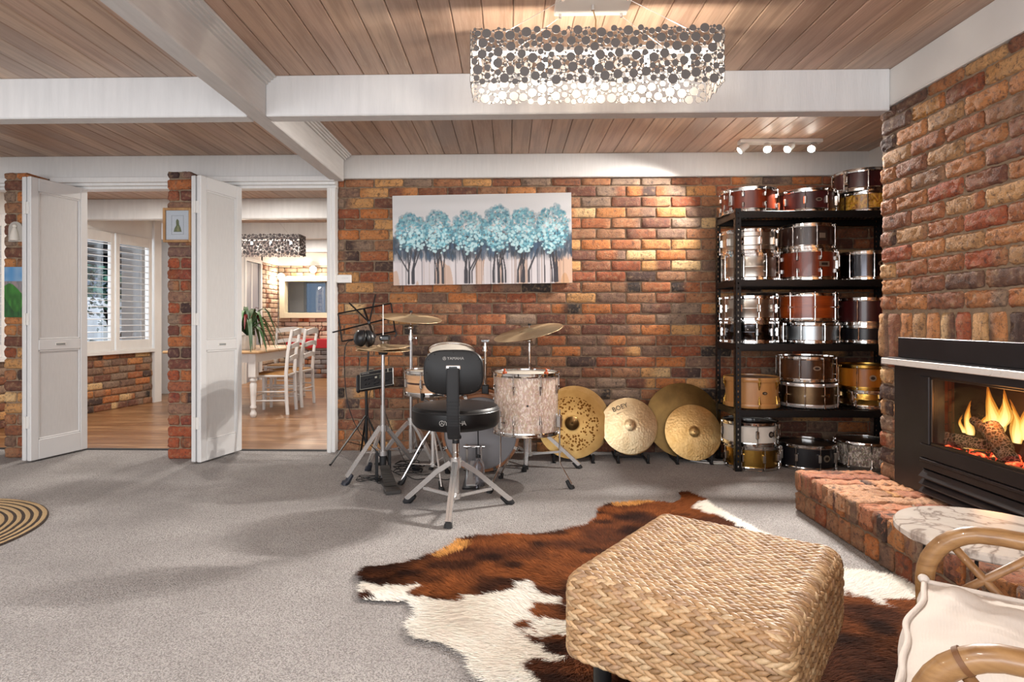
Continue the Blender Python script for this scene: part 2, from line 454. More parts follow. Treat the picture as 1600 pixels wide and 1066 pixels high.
def brick(mb, xf, u0, u1, v0, v1, c, rng, e=.009, skirt=.05, rough=.0025, nu=5, nv=3):
    def ts(a, b, n):
        return [a, a+e] + [a+e+(b-a-2*e)*i/n for i in range(1, n)] + [b-e, b]
    us = ts(u0, u1, nu); vs = ts(v0, v1, nv)
    NU, NV = len(us), len(vs)
    c2 = pick(PAL, rng) if rng.random() < .28 else c
    flip = rng.random() < .5; spl = rng.uniform(.3, .8)
    P = []; C = []
    ju = [rng.uniform(-.004, .004) for _ in range(4)]; proud = rng.uniform(-.002, .003)
    for j, v in enumerate(vs):
        for i, u in enumerate(us):
            bu = i in (0, NU-1); bv = j in (0, NV-1)
            d = proud + rng.uniform(-rough, rough)
            jx = .0032 if (bu or bv) else .0015; uu, vv = u + rng.uniform(-jx, jx), v + rng.uniform(-jx, jx)
            if i == 0: uu += ju[0]*.5
            if bu or bv: d -= e*.8
            if bu and bv:
                d -= e*.5
                uu += e*.55 * (1 if i == 0 else -1); vv += e*.55 * (1 if j == 0 else -1)
            elif bu and j in (1, NV-2): uu += e*.12 * (1 if i == 0 else -1)
            P.append((uu, vv, d))
            t = (u-u0)/max(1e-6, u1-u0); t = 1-t if flip else t
            k = min(1, max(0, (t-spl)*6)); g = rng.uniform(.86, 1.13)
            C.append(tuple((a*(1-k)+b*k)*g for a, b in zip(c, c2)))
    F = [(j*NU+i, j*NU+i+1, (j+1)*NU+i+1, (j+1)*NU+i) for j in range(NV-1) for i in range(NU-1)]
    ringi = [i for i in range(NU)] + [j*NU+NU-1 for j in range(1, NV)] + [(NV-1)*NU+i for i in range(NU-2, -1, -1)] + [j*NU for j in range(NV-2, 0, -1)]
    b = len(P)
    for q in ringi:
        P.append((P[q][0], P[q][1], -skirt)); C.append(C[q])
    n = len(ringi)
    for k in range(n):
        l = (k+1) % n
        F.append((ringi[l], ringi[k], b+k, b+l))
    mb.add(P, F, 0, C, xf)
def brick_field(mb, xf, W, H, pal, rng, L=.23, h=.076, j=.010, off=0., holes=(), v_start=0., k0=0, **kw):
    v = v_start; k = k0
    while v < H - .02:
        v1 = min(v + h, H)
        u = -off - (L + j)/2 * (k % 2)
        while u < W:
            a, b = max(0, u), min(W, u + L)
            segs = [(a, b)] if b - a > .035 else []
            for (hu0, hu1, hv0, hv1) in holes:
                if v1 > hv0 + .01 and v < hv1 - .01:
                    ns = []
                    for (p, q) in segs:
                        if q <= hu0 or p >= hu1: ns.append((p, q)); continue
                        if p < hu0 - .035: ns.append((p, hu0))
                        if q > hu1 + .035: ns.append((hu1, q))
                    segs = ns
            for (p, q) in segs: brick(mb, xf, p, q, v, v1, pick(pal, rng), rng, **kw)
            u += L + j
        v += h + j; k += 1
def slab(mb, xf, u0, u1, v0, v1, d0=-.06, d1=-.012, mi=1, holes=()):
    rects = [(u0, u1, v0, v1)]
    for (a, b, c, d) in holes:
        nr = []
        for (p, q, r, s_) in rects:
            if b <= p or a >= q or d <= r or c >= s_: nr.append((p, q, r, s_)); continue
            if a > p: nr.append((p, a, r, s_))
            if b < q: nr.append((b, q, r, s_))
            if c > r: nr.append((max(p, a), min(q, b), r, c))
            if d < s_: nr.append((max(p, a), min(q, b), d, s_))
        rects = nr
    for (p, q, r, s_) in rects: mb.box(p, q, r, s_, d0, d1, mi=mi, xf=xf)
# ================================================================== THE ROOM
WALL = 4.92; CEIL = 2.40
# ---- floors
mb = MB(); mb.box(-6.6, 3.3, -3.2, 4.90, -.05, 0); mb.box(-1.40, 3.3, 4.90, 4.96, -.05, 0); struct(mb.build('floor', M['carpet'], smooth=0), 'grey loop pile carpet')
mb = MB(); mb.box(-7.2, -.9, 4.925, 11.9, -.05, .002); struct(mb.build('floor_dining', M['boards'], smooth=0), 'timber floorboards of the dining room')
mb = MB(); mb.box(-6.6, -1.40, 4.885, 4.93, -.04, .007, .003); struct(mb.build('trim_1', M['rubber'], smooth=0), 'dark threshold strip between carpet and timber')
# ---- plank ceiling: every board bevelled, running front to back
def plank_ceiling(name, x0, x1, y0, y1, pitch=.135, seed=1):
    r = random.Random(seed); mb = MB()
    x = x0
    while x < x1:
        t = r.random()
        a, b = (lin('d0b49c'), lin('b89883')) if r.random() < .6 else (lin('cfae99'), lin('ad917f'))
        c = tuple(p*(1-t)+q*t for p, q in zip(a, b))
        mb.box(x+.0015, x+pitch-.0015, y0, y1, CEIL, CEIL+.02, .004, col=c, xf=None)
        x += pitch
    mb.box(x0, x1, y0, y1, CEIL+.012, CEIL+.08, col=(.02, .015, .012))
    return struct(mb.build(name, M['ceil'], smooth=0, color=True), 'limed timber plank ceiling')
plank_ceiling('ceiling', -6.6, 3.3, -3.2, 4.95)
plank_ceiling('ceiling_dining', -7.2, -.9, 4.96, 11.9, seed=2)
# ---- painted beams
def beam(name, x0, x1, y0, y1, z0, z1, m, label, extra=None):
    mb = MB(); mb.box(x0, x1, y0, y1, z0, z1, .006)
    if extra: extra(mb)
    return struct(mb.build(name, m, smooth=0), label)
def cove(mb):
    for k, (dx, dz) in enumerate(((.060, .014), (.045, .026), (.030, .038), (.016, .050))):
        mb.box(-1.336, -1.334+dx, -3.2, 3.285, CEIL-dz, CEIL-.001, .002); mb.box(-1.336, -1.334+dx, 3.38, 4.86, CEIL-dz, CEIL-.001, .002)
beam('trim_2', -1.436, -1.334, -3.2, 4.86, 2.180, 2.402, M['grey_beam'], 'long white beam running towards the doorways', cove)
beam('trim_3', -1.334, 2.02, 3.285, 3.385, 2.178, 2.402, M['white_beam'], 'white cross beam behind the big chandelier')
beam('trim_4', -6.6, -1.436, 3.285, 3.385, 2.178, 2.402, M['white_beam'], 'white cross beam over the carpet in front of the doorways')
beam('trim_5', -1.40, 2.84, 4.885, 4.95, 2.21, 2.402, M['white_timber'], 'white fascia above the brick wall')
beam('trim_6', -6.6, -1.40, 4.86, 4.95, 2.21, 2.402, M['white_timber'], 'white fascia above the folding doors')
beam('trim_7', 2.02, 2.12, -3.2, 3.40, 2.205, 2.402, M['plaster'], 'white fascia above the chimney breast')
beam('trim_8', 2.835, 2.90, 3.40, 4.95, 2.21, 2.402, M['plaster'], 'white fascia in the alcove')
for k, yb in enumerate((6.60, 8.25, 9.90)):
    beam('trim_%d' % (9+k), -7.2, -.9, yb, yb+.10, 2.178, 2.402, M['white_beam'], 'white beam across the dining room ceiling')
# ---- brick wall behind the drums
rng = random.Random(11)
W2 = 2.95 + 1.40
mb = MB(); xf = frame((-1.40, WALL, 0), (1, 0, 0), (0, 0, 1), (0, -1, 0))
brick_field(mb, xf, W2, 2.21, PAL, rng, off=.06, e=.0065, rough=.003)
slab(mb, xf, 0, W2, 0, 2.21)
struct(mb.build('wall_back', [M['brick'], M['mortar']], smooth=60, color=True), 'rustic brick wall behind the drum kit')
# ---- alcove side wall
mb = MB(); xf = frame((2.86, WALL, 0), (0, -1, 0), (0, 0, 1), (-1, 0, 0))
brick_field(mb, xf, 1.55, 2.21, PAL, rng, nu=2, nv=1); slab(mb, xf, 0, 1.55, 0, 2.21)
struct(mb.build('wall_alcove', [M['brick'], M['mortar']], smooth=60, color=True), 'brick side wall of the shelf alcove')
# ---- chimney breast with the fireplace opening
CX = 2.03; CY = 3.40; HZ = .222
mb = MB(); xf = frame((CX, CY, 0), (0, -1, 0), (0, 0, 1), (-1, 0, 0))
hole = (.20, 1.64, HZ, .97)
rng = random.Random(5)
Wc = 3.1
brick_field(mb, xf, Wc, .855, PAL_WARM, rng, v_start=HZ-.10, holes=[hole], e=.011, rough=.0042, nu=9, nv=4)
u = -.02
while u < Wc:                                     # the soldier course over the fire
    h2 = (.975 if u > .16 else .872)
    brick(mb, xf, max(-.012, u), u+.083, .862 if u < .10 else .868, 1.098, pick(PAL_WARM, rng), rng, e=.011, rough=.005, nu=2, nv=5)
    u += .098
brick_field(mb, xf, Wc, 2.205, PAL_WARM, rng, v_start=1.118, k0=0, off=.10, e=.011, rough=.0042, nu=9, nv=4)
slab(mb, xf, .012, Wc, .01, 2.2, d0=-.11, d1=-.012, holes=[(.25, 1.60, HZ+.02, .95)])
mb.box(CX+.11, 2.86, CY-.014, CY-.09, 0, 2.2, mi=1); mb.box(2.70, 2.80, CY-Wc, CY-.05, 0, 2.2, mi=1)
xf2 = frame((2.86, CY, 0), (-1, 0, 0), (0, 0, 1), (0, 1, 0))
brick_field(mb, xf2, .77, 2.2, PAL, rng, nu=2, nv=1, skirt=.03)
struct(mb.build('wall_chimney', [M['brick'], M['mortar']], smooth=60, color=True), 'brick chimney breast')
# ---- brick piers between the folding doors
def pier(name, x0, x1, seed, label):
    r = random.Random(seed); mb = MB()
    w = x1-x0
    brick_field(mb, frame((x0, 4.58, 0), (1, 0, 0), (0, 0, 1), (0, -1, 0)), w, 2.20, PAL_RED if seed == 3 else PAL, r, L=w, e=.011, rough=.004, skirt=.10)
    brick_field(mb, frame((x0, 4.95, 0), (0, -1, 0), (0, 0, 1), (-1, 0, 0)), .26, 2.20, PAL, r, e=.011, nu=2)
    brick_field(mb, frame((x1, 4.69, 0), (0, 1, 0), (0, 0, 1), (1, 0, 0)), .26, 2.20, PAL, r, e=.011, nu=2)
    mb.box(x0+.012, x1-.012, 4.592, 4.95, 0, 2.2, mi=1)
    struct(mb.build(name, [M['brick'], M['mortar']], smooth=60, color=True), label)
pier('wall_pier_middle', -2.62, -2.43, 3, 'brick pier between the two folding doors')
pier('wall_pier_side', -3.90, -3.71, 4, 'brick pier beside the first folding door')
# ---- door heads, jamb
def head(name, x0, x1):
    mb = MB()
    mb.box(x0, x1, 4.80, 4.95, 2.172, 2.215, .003); mb.box(x0, x1, 4.83, 4.95, 2.150, 2.174, .003); mb.box(x0, x1, 4.86, 4.95, 2.128, 2.152, .003)
    return struct(mb.build(name, M['white_timber'], smooth=0), 'white door head trim')
head('trim_12', -2.43, -1.40); head('trim_13', -3.71, -2.62); head('trim_14', -6.6, -3.90)
mb = MB(); mb.box(-1.468, -1.402, 4.84, 4.97, 0, 2.13, .004); mb.box(-1.46, -1.43, 4.825, 4.85, 0, 2.13, .003)
struct(mb.build('trim_15', M['white_timber'], smooth=0), 'white door jamb beside the brick wall')
# ---- folding doors: two leaves folded against each other
def leaf(parent, p0, p1, off, m=None, pull=True):
    """p0 near edge, p1 far edge at floor level; off = sideways shift"""
    p0 = V3((*p0, 0)); p1 = V3((*p1, 0)); d = (p1-p0); L = d.length; d.normalize(); n = V3((d.y, -d.x, 0))
    xf = frame(p0 + n*off, d, (0, 0, 1), n)       # u along the leaf, v up, n to the visible side
    t = .036; z0, z1 = .012, 2.135; st = .062
    mb = MB()
    for (u0, u1, v0, v1) in ((0, st, z0, z1), (L-st, L, z0, z1), (st, L-st, z0, z0+.15), (st, L-st, z1-.10, z1), (st, L-st, .835, .915)):
        mb.box(u0, u1, v0, v1, -t, 0, .004, xf=xf)
    for (v0, v1) in ((z0+.15, .835), (.915, z1-.10)):                     # bead round each panel
        for (a, b, c, e) in ((st, st+.012, v0, v1), (L-st-.012, L-st, v0, v1), (st, L-st, v0, v0+.012), (st, L-st, v1-.012, v1)):
            mb.box(a, b, c, e, -.016, -.004, .003, xf=xf)
    lf = mb.build('leaf', M['white_door'], parent, smooth=30)
    mb = MB()
    for (v0, v1) in ((z0+.15, .835), (.915, z1-.10)): mb.box(st-.01, L-st+.01, v0-.01, v1+.01, -t+.010, -.013, xf=xf)
    mb.build('panel', M['door_panel'], lf, smooth=0)
    if pull:
        mb = MB(); mb.box(L*.5-.045, L*.5+.045, .865, .889, -.002, .003, .002, xf=xf); mb.box(L*.5-.036, L*.5+.036, .870, .884, .0025, .0045, mi=1, xf=xf)
        mb.build('flush_pull', [M['white_metal'], M['steel_cool']], lf, smooth=0)
    return xf
def bifold(name, p0, p1, label):
    root = D.objects.new(name, None); COL.objects.link(root); root['kind'] = 'structure'; root['label'] = label; OFF[root.name] = (0, 0, 0)
    xf = leaf(root, p0, p1, 0); leaf(root, p0, p1, -.050, pull=False)
    for z in (.30, 1.07, 1.90):
        mb = MB(); mb.box(-.004, .0, z-.045, z+.045, -.074, -.012, .001, xf=xf)
        mb.cyl(xf @ V3((-.008, z-.045, -.043)), xf @ V3((-.008, z+.045, -.043)), .006, seg=10)
        mb.build('hinge', M['white_metal'], root, smooth=40)
bifold('door_1', (-3.562, 4.424), (-3.455, 4.885), 'white folding door beside the window with shutters')
bifold('door_2', (-2.278, 4.42), (-2.165, 4.86), 'white folding door beside the picture on the brick pier')

# ================================================================== DINING ROOM SHELL
A0 = V3((-5.13, 4.96, 0)); dA = V3((.193, .981, 0)).normalized(); nA = V3((dA.y, -dA.x, 0))
xfA = frame(A0, dA, (0, 0, 1), nA); LA = 2.79
rng = random.Random(21)
mb = MB(); brick_field(mb, xfA, LA, .66, PAL, rng, e=.010); slab(mb, xfA, 0, LA, 0, .66)
mb.box(0, LA, 2.10, CEIL, -.10, -.01, mi=2, xf=xfA)
struct(mb.build('wall_dining_left', [M['brick'], M['mortar'], M['plaster']], smooth=60, color=True), 'low brick wall under the shutter windows')
mb = MB(); mb.box(0, LA, .655, .70, -.10, .045, .004, xf=xfA); struct(mb.build('trim_16', M['white_timber'], smooth=0), 'white window sill over the low brick wall')
def shutter_window(name, u0, u1, label):
    root = D.objects.new(name, None); COL.objects.link(root); root['kind'] = 'structure'; root['label'] = label; OFF[root.name] = (0, 0, 0)
    z0, z1 = .70, 2.10
    mb = MB()
    for (a, b, c, d) in ((u0, u0+.055, z0, z1), (u1-.055, u1, z0, z1), (u0+.055, u1-.055, z0, z0+.12), (u0+.055, u1-.055, z1-.12, z1)): mb.box(a, b, c, d, -.03, .02, .004, xf=xfA)
    mb.build('window_frame', M['white_timber'], root, smooth=0)
    mb = MB(); z = z0+.15; n = V3((0, .5, .86))
    while z < z1-.13:
        b = xfA @ tr(0, z, -.012) @ rotx(R(3)); mb.box(u0+.05, u1-.05, -.0035, .0035, -.032, .032, .003, xf=b); z += .074
    mb.build('louvre_blades', M['white_timber'], root, smooth=0)
    mb = MB(); mb.box(u0+.05, u1-.05, z0+.1, z1-.1, -.105, -.10, xf=xfA); mb.build('pane', M['glass'], root, smooth=0)
shutter_window('window_1', .02, .90, 'white shutter window by the side pier'); shutter_window('window_2', .92, 1.62, 'white shutter window behind the first folding door')
shutter_window('window_3', 1.64, 2.18, 'white shutter window in the middle'); shutter_window('window_4', 2.20, 2.76, 'white shutter window beside the white post')
pp = xfA @ V3((LA, 0, 0))
mb = MB(); mb.box(0, .12, 0, CEIL, -.12, .03, .004, xf=frame(pp, dA, (0, 0, 1), nA)); struct(mb.build('trim_17', M['white_timber'], smooth=0), 'white post at the end of the shutter windows')
mb = MB(); mb.box(-5.6, -4.42, 8.62, 8.70, 0, CEIL); mb.box(-4.50, -4.42, 8.62, 10.02, 0, CEIL); mb.box(-4.50, -4.42, 10.02, 10.76, 2.12, CEIL); mb.box(-4.50, -4.42, 10.70, 11.5, 2.10, CEIL)
struct(mb.build('wall_dining_side', M['plaster'], smooth=0), 'white plaster wall of the dining room')
mb = MB(); mb.box(-4.44, -4.40, 10.0, 10.06, 0, 2.12, .004); mb.box(-4.44, -4.40, 10.64, 10.70, 0, 2.12, .004); mb.box(-4.44, -4.40, 10.06, 10.64, 2.06, 2.12, .004)
struct(mb.build('trim_18', M['white_timber'], smooth=0), 'white frame of the dining room doorway')
root = D.objects.new('door_3', None); COL.objects.link(root); root['kind'] = 'structure'; root['label'] = 'grey panelled door at the end of the dining room'; OFF[root.name] = (0, 0, 0)
mb = MB(); mb.box(-4.475, -4.445, 10.06, 10.64, 0, 2.06, .003); mb.build('leaf', simple('grey_door', '9b9aa0', .5), root, smooth=0)
mb = MB(); mb.box(-4.447, -4.436, 10.33, 10.37, .02, 2.04, .003); mb.build('stile', M['plaster'], root, smooth=0)
rng = random.Random(31)
mb = MB(); xf = frame((-4.42, 10.72, 0), (0, 1, 0), (0, 0, 1), (1, 0, 0)); brick_field(mb, xf, .78, 2.10, PAL_PALE, rng, off=.05, rough=.001); slab(mb, xf, 0, .78, 0, 2.1)
xf = frame((-4.42, 11.5, 0), (1, 0, 0), (0, 0, 1), (0, -1, 0)); hh = [(.10, 1.85, 1.17, 1.83)]
brick_field(mb, xf, 2.6, 2.10, PAL_PALE, rng, holes=hh, rough=.001); slab(mb, xf, 0, 2.6, 0, 2.1, holes=hh, d0=-.10)
mb.box(-4.5, -.9, 11.49, 11.6, 2.10, CEIL, mi=2)
struct(mb.build('wall_dining_back', [M['brick_pale'], M['mortar_dark'], M['plaster']], smooth=60, color=True), 'pale brick wall at the end of the dining room')
mb = MB(); mb.box(-1.02, -.92, 4.96, 11.6, 0, CEIL); mb.box(-1.40, -.95, 4.97, 5.05, 0, CEIL)
struct(mb.build('wall_dining_right', M['plaster'], smooth=0), 'white plaster wall of the dining room behind the drums')
# serving hatch with a kitchen window beyond
hx0, hx1, hz0, hz1 = -4.32, -2.57, 1.17, 1.83
m_cream = simple('cream_hatch_timber', 'd8cfb4', .5)
mb = MB()
for (a, b, c, d) in ((hx0-.06, hx0+.04, hz0-.07, hz1+.07), (hx1-.04, hx1+.06, hz0-.07, hz1+.07), (hx0+.04, hx1-.04, hz0-.07, hz0+.03), (hx0+.04, hx1-.04, hz1-.03, hz1+.07)): mb.box(a, b, 11.44, 11.62, c, d, .004)
struct(mb.build('trim_19', m_cream, smooth=0), 'cream frame of the serving hatch')
mb = MB(); mb.box(-4.6, -4.25, 12.45, 12.5, 0, CEIL); mb.box(-4.25, -2.4, 12.45, 12.5, 0, 1.18); mb.box(-4.25, -2.4, 12.45, 12.5, 1.86, CEIL); mb.box(-4.62, -4.55, 11.6, 12.5, 0, CEIL); mb.box(-4.6, -2.3, 11.6, 12.5, CEIL, CEIL+.04); mb.box(-2.4, -2.3, 11.6, 12.5, 0, CEIL)
struct(mb.build('wall_kitchen', M['plaster'], smooth=0), 'white kitchen wall seen through the hatch')
root = D.objects.new('window_5', None); COL.objects.link(root); root['kind'] = 'structure'; root['label'] = 'grey framed kitchen window seen through the hatch'; OFF[root.name] = (0, 0, 0)
mb = MB()
for (a, b, c, d) in ((-4.25, -4.20, 1.18, 1.86), (-3.80, -3.70, 1.18, 1.86), (-2.9, -2.82, 1.18, 1.86), (-4.2, -2.4, 1.18, 1.22), (-4.2, -2.4, 1.82, 1.86)): mb.box(a, b, 12.43, 12.49, c, d, .003)
mb.build('window_frame', simple('grey_window_frame', 'a9abad', .4, .4), root, smooth=0)
mb = MB(); mb.box(-4.2, -2.45, 12.46, 12.465, 1.2, 1.84); mb.build('pane', M['glass'], root, smooth=0)
# ---- the rest of the room behind the camera (with a window opening added for the rear fill light)
mb = MB(); mb.box(-6.68, -6.6, -3.2, 4.9, 0, CEIL); struct(mb.build('wall_left', M['plaster'], smooth=0), 'white plaster wall')
mb = MB(); mb.box(-6.6, -5.6, -3.3, -3.2, 0, CEIL); mb.box(2.6, 3.3, -3.3, -3.2, 0, CEIL); mb.box(-5.6, 2.6, -3.3, -3.2, 0, .5); mb.box(-5.6, 2.6, -3.3, -3.2, 2.15, CEIL)
struct(mb.build('wall_rear', M['plaster'], smooth=0), 'white plaster wall with an opening added for the fill light')
mb = MB(); mb.box(2.86, 2.95, -3.2, .6, 0, CEIL); mb.box(2.08, 2.95, .25, .33, 0, CEIL); struct(mb.build('wall_right', M['plaster'], smooth=0), 'white plaster wall past the chimney')
root = D.objects.new('window_fill', None); COL.objects.link(root); root['kind'] = 'structure'; root['label'] = 'unseen white window frame added round the rear fill light'; OFF[root.name] = (0, 0, 0)  # added frame around the rear fill light, never in view
mb = MB()
for xx in (-5.6, -3.6, -1.55, .5, 2.54): mb.box(xx, xx+.06, -3.27, -3.19, .5, 2.15, .004)
mb.box(-5.6, 2.6, -3.27, -3.19, .5, .56, .004); mb.box(-5.6, 2.6, -3.27, -3.19, 2.09, 2.15, .004)
mb.build('window_frame', M['white_timber'], root, smooth=0)
# ---- what the windows look on to
mb = MB(); mb.box(-10.4, -10.3, 3.5, 30, -.2, 1.62); tag(mb.build('fence', simple('white_fence', 'd0d2d4', .7), smooth=0), 'white fence outside the shutter windows', 'fence')
mb = MB(); mb.box(-20, -5.3, 2, 34, -.25, -.2); mb.box(-5.3, 0, 12.55, 16, -.25, -.2); struct(mb.build('ground', simple('garden_ground', '6a6a62', .9), smooth=0), 'garden ground outside')
mb = MB(); mb.box(-7.4, -5.4, 3.5, 16, 2.25, 2.33); mb.box(-7.45, -7.3, 3.5, 16, 2.05, 2.26); struct(mb.build('roof', simple('veranda_underside', '2a2e38', .8), smooth=0), 'dark veranda roof outside the shutter windows')
rt = random.Random(4)
def leafy(name, label, c, trunk_h, blobs, nleaf, size, cat='tree', cols=('2f5a4a', '4f7f6a', '86ad98')):
    root = thing(name, label, cat, c, 0, None)
    mb = MB(); mb.tube([c, V3(c)+V3((.08, .1, trunk_h*.5)), V3(c)+V3((-.05, .0, trunk_h))], [.05, .04, .025]); mb.tube([V3(c)+V3((.06, .08, trunk_h*.5)), V3(c)+V3((.3, .35, trunk_h*.95))], [.03, .015])
    mb.build('trunk', simple('bark', '3a3230', .9), root)
    mb = MB()
    for _ in range(nleaf):
        b = rt.choice(blobs); d = V3((rt.gauss(0, 1), rt.gauss(0, 1), rt.gauss(0, 1))).normalized() * b[3] * rt.uniform(.3, 1)
        p = V3(c) + V3(b[:3]) + d
        q = Matrix.Translation(p) @ Matrix.Rotation(rt.uniform(0, 6.3), 4, V3((rt.random(), rt.random(), rt.random())).normalized())
        s = size*rt.uniform(.6, 1.3)
        mb.add([(0, 0, 0), (s*.35, s*.5, s*.1), (0, s, 0), (-s*.35, s*.5, s*.1)], [(0, 1, 2, 3)], 0, lin(rt.choice(cols)), q)
    f = mb.build('foliage', M['leaf'], root, smooth=0, color=True)
leafy('garden_tree', 'small leafy tree outside the shutter windows', (-7.35, 10.9, -.2), 1.5, [(-.1, .2, 1.5, .5), (.5, .7, 1.0, .4), (.4, .8, .5, .4)], 420, .09)
leafy('garden_shrub', 'low shrub in front of the white fence', (-6.7, 9.6, -.2), .5, [(0, 0, .6, .35), (.15, -.3, .5, .3)], 260, .10, 'shrub')
leafy('shade_tree', 'dark tree beyond the white fence', (-11.6, 17.0, -.2), 1.8, [(0, -1.8, 2.6, 1.3), (0, .3, 2.9, 1.4), (0, 2.2, 2.6, 1.3)], 1300, .26, 'tree', ('22443c', '31564c', '4a7a68'))
leafy('kitchen_shrub', 'pale green shrub outside the kitchen window', (-3.3, 13.1, -.2), 1.1, [(0, 0, 1.4, .3), (.4, 0, 1.3, .3), (-.3, 0, 1.35, .25)], 350, .10, 'shrub', ('5a9a84', '7ab8a0', '9cd0b8'))
# ================================================================== HEARTH AND FIREPLACE
rng = random.Random(77)
mb = MB()
HX0, HX1, HY0, HY1 = 1.60, 2.024, .90, 3.46
xf = frame((HX0, HY0, HZ), (1, 0, 0), (0, 1, 0), (0, 0, 1))
PAL_H = [('b4775a', 6), ('a86a50', 6), ('9a5f4a', 5), ('c48c68', 4), ('7a5850', 4), ('8c7670', 2), ('b88c70', 3)]
def hearth_top():
    v = .004; k = 0
    while v < HY1-HY0-.03:
        v1 = min(v+.098, HY1-HY0)
        cut = .235 if k % 2 else .255
        for (a, b) in ((0, cut), (cut+.012, HX1-HX0)): brick(mb, xf, a, b, v, v1, pick(PAL_H, rng), rng, e=.008, rough=.0055, skirt=.08, nu=9, nv=4)
        v += .108; k += 1
hearth_top()
xfh = frame((HX0, HY1, 0), (0, -1, 0), (0, 0, 1), (-1, 0, 0))
for k, (v0, v1) in enumerate(((.004, .104), (.114, HZ-.002))):
    u = -.045*k
    while u < HY1-HY0:
        brick(mb, xfh, max(0, u), u+.100, v0, v1, pick(PAL, rng), rng, e=.009, rough=.004, skirt=.08, nu=4, nv=4); u += .110
xfs = frame((HX1, HY1, 0), (-1, 0, 0), (0, 0, 1), (0, 1, 0))
for k, (v0, v1) in enumerate(((.004, .104), (.114, HZ-.002))): brick(mb, xfs, .01, .22, v0, v1, pick(PAL, rng), rng); brick(mb, xfs, .23, HX1-HX0-.004, v0, v1, pick(PAL, rng), rng)
mb.box(HX0+.012, HX1, HY0, HY1-.012, 0, HZ-.012, mi=1)
tag(mb.build('brick_hearth', [M['brick'], M['mortar']], smooth=60, color=True), 'raised brick hearth in front of the gas log fire', 'hearth')

fp = thing('fireplace', 'black steel log fireplace set into the brick chimney', 'fireplace', (CX, 2.49, HZ))
mb = MB(); mb.box(2.005, 2.06, 1.78, 3.20, .872, .976, .003); mb.build('top_panel', M['fire_black'], fp, smooth=0)
mb = MB(); mb.box(1.955, 2.06, 1.72, 3.26, .835, .867, .003)
m, nt, b, out = nmat('mantel_marble'); nz = noise(nt, coords(nt), 22, 5, .6, 1.5)
nt.links.new(ramp(nt, nz, [(.30, lin('9a958f')), (.38, lin('ddd9d4')), (1, lin('e6e2de'))]), b.inputs['Base Color']); b.inputs['Roughness'].default_value = .25
M['marble_mantel'] = m
mb.build('mantel_strip', m, fp, smooth=0)
mb = MB(); mb.box(1.958, 2.05, 1.72, 3.255, .8665, .871); mb.build('mantel_cap', M['fire_black'], fp, smooth=0)
for (a, b_) in ((3.00, 3.222), (1.78, 1.985)):
    mb = MB(); mb.box(2.0, 2.06, a, b_, HZ, .838, .003); mb.build('side_panel', M['fire_black'], fp, smooth=0)
FY0, FY1 = 1.99, 3.0
mb = MB()
for (a, b_, c, d) in ((FY0, FY1, .795, .838), (FY0, FY1, .405, .472), (2.935, FY1, .472, .795), (FY0, 2.05, .472, .795)): mb.box(1.982, 2.06, a, b_, c, d, .004)
mb.build('door_frame', M['fire_black'], fp, smooth=0)
mb = MB()
for (a, b_, c, d) in ((2.05, 2.935, .785, .797), (2.05, 2.935, .470, .484), (2.925, 2.937, .484, .785), (2.048, 2.06, .484, .785)): mb.box(1.990, 2.0, a, b_, c, d, .003)
mb.build('glass_bead', simple('bronze_bead', '4a4038', .3, .7), fp, smooth=0)
mb = MB(); mb.box(2.004, 2.008, 2.05, 2.935, .475, .793); mb.build('glass_pane', M['fireglass'], fp, smooth=0)
mb = MB(); mb.box(1.980, 2.06, FY0, FY1, .385, .402, .003); mb.box(1.992, 2.06, FY0, FY1, .352, .386, .003); mb.build('lower_rail', M['fire_black'], fp, smooth=0)
mb = MB(); mb.box(2.03, 2.06, FY0, FY1, HZ+.003, .36)
for k in range(3):
    z = .240 + k*.037
    mb.add([(1.974, FY0+.004, z), (1.974, FY1-.004, z), (2.0, FY1-.004, z+.030), (2.0, FY0+.004, z+.030), (1.974, FY0+.004, z-.005), (1.974, FY1-.004, z-.005), (2.03, FY1-.004, z+.024), (2.03, FY0+.004, z+.024)], [(0, 3, 2, 1), (0, 1, 5, 4), (3, 7, 6, 2), (0, 4, 7, 3), (1, 2, 6, 5)])
mb.build('louvre_grille', M['fire_black'], fp, smooth=0)
# firebox lining
m, nt, b, out = nmat('scorched_firebrick'); br = N(nt, 'ShaderNodeTexBrick'); nt.links.new(coords(nt, (1, 1, 1), rot=(R(90), 0, R(90))), br.inputs['Vector'])
br.inputs['Color1'].default_value = (*lin('7a3c22'), 1); br.inputs['Color2'].default_value = (*lin('5a3220'), 1); br.inputs['Mortar'].default_value = (*lin('3a2a20'), 1)
br.inputs['Scale'].default_value = 1; br.inputs['Brick Width'].default_value = .11; br.inputs['Row Height'].default_value = .034; br.inputs['Mortar Size'].default_value = .003
nt.links.new(br.outputs[0], b.inputs['Base Color']); b.inputs['Roughness'].default_value = .9
mb = MB()
mb.add([(2.03, 2.98, .44), (2.03, 2.98, .82), (2.22, 3.10, .82), (2.22, 3.10, .44)], [(0, 1, 2, 3)]); mb.build('firebox_side', m, fp, smooth=0); mb = MB(); mb.add([(2.03, 2.02, .44), (2.03, 2.02, .82), (2.22, 1.92, .82), (2.22, 1.92, .44)], [(3, 2, 1, 0)])
mb.build('firebox_side', m, fp, smooth=0)
mb = MB(); mb.box(2.22, 2.23, 1.9, 3.12, .43, .83); mb.box(2.02, 2.23, 1.9, 3.12, .815, .83); mb.box(2.02, 2.23, 1.9, 3.12, .425, .44)
mb.build('firebox_liner', simple('firebox_liner_soot', '2a1c16', .9, var=.3, vscale=10), fp, smooth=0)
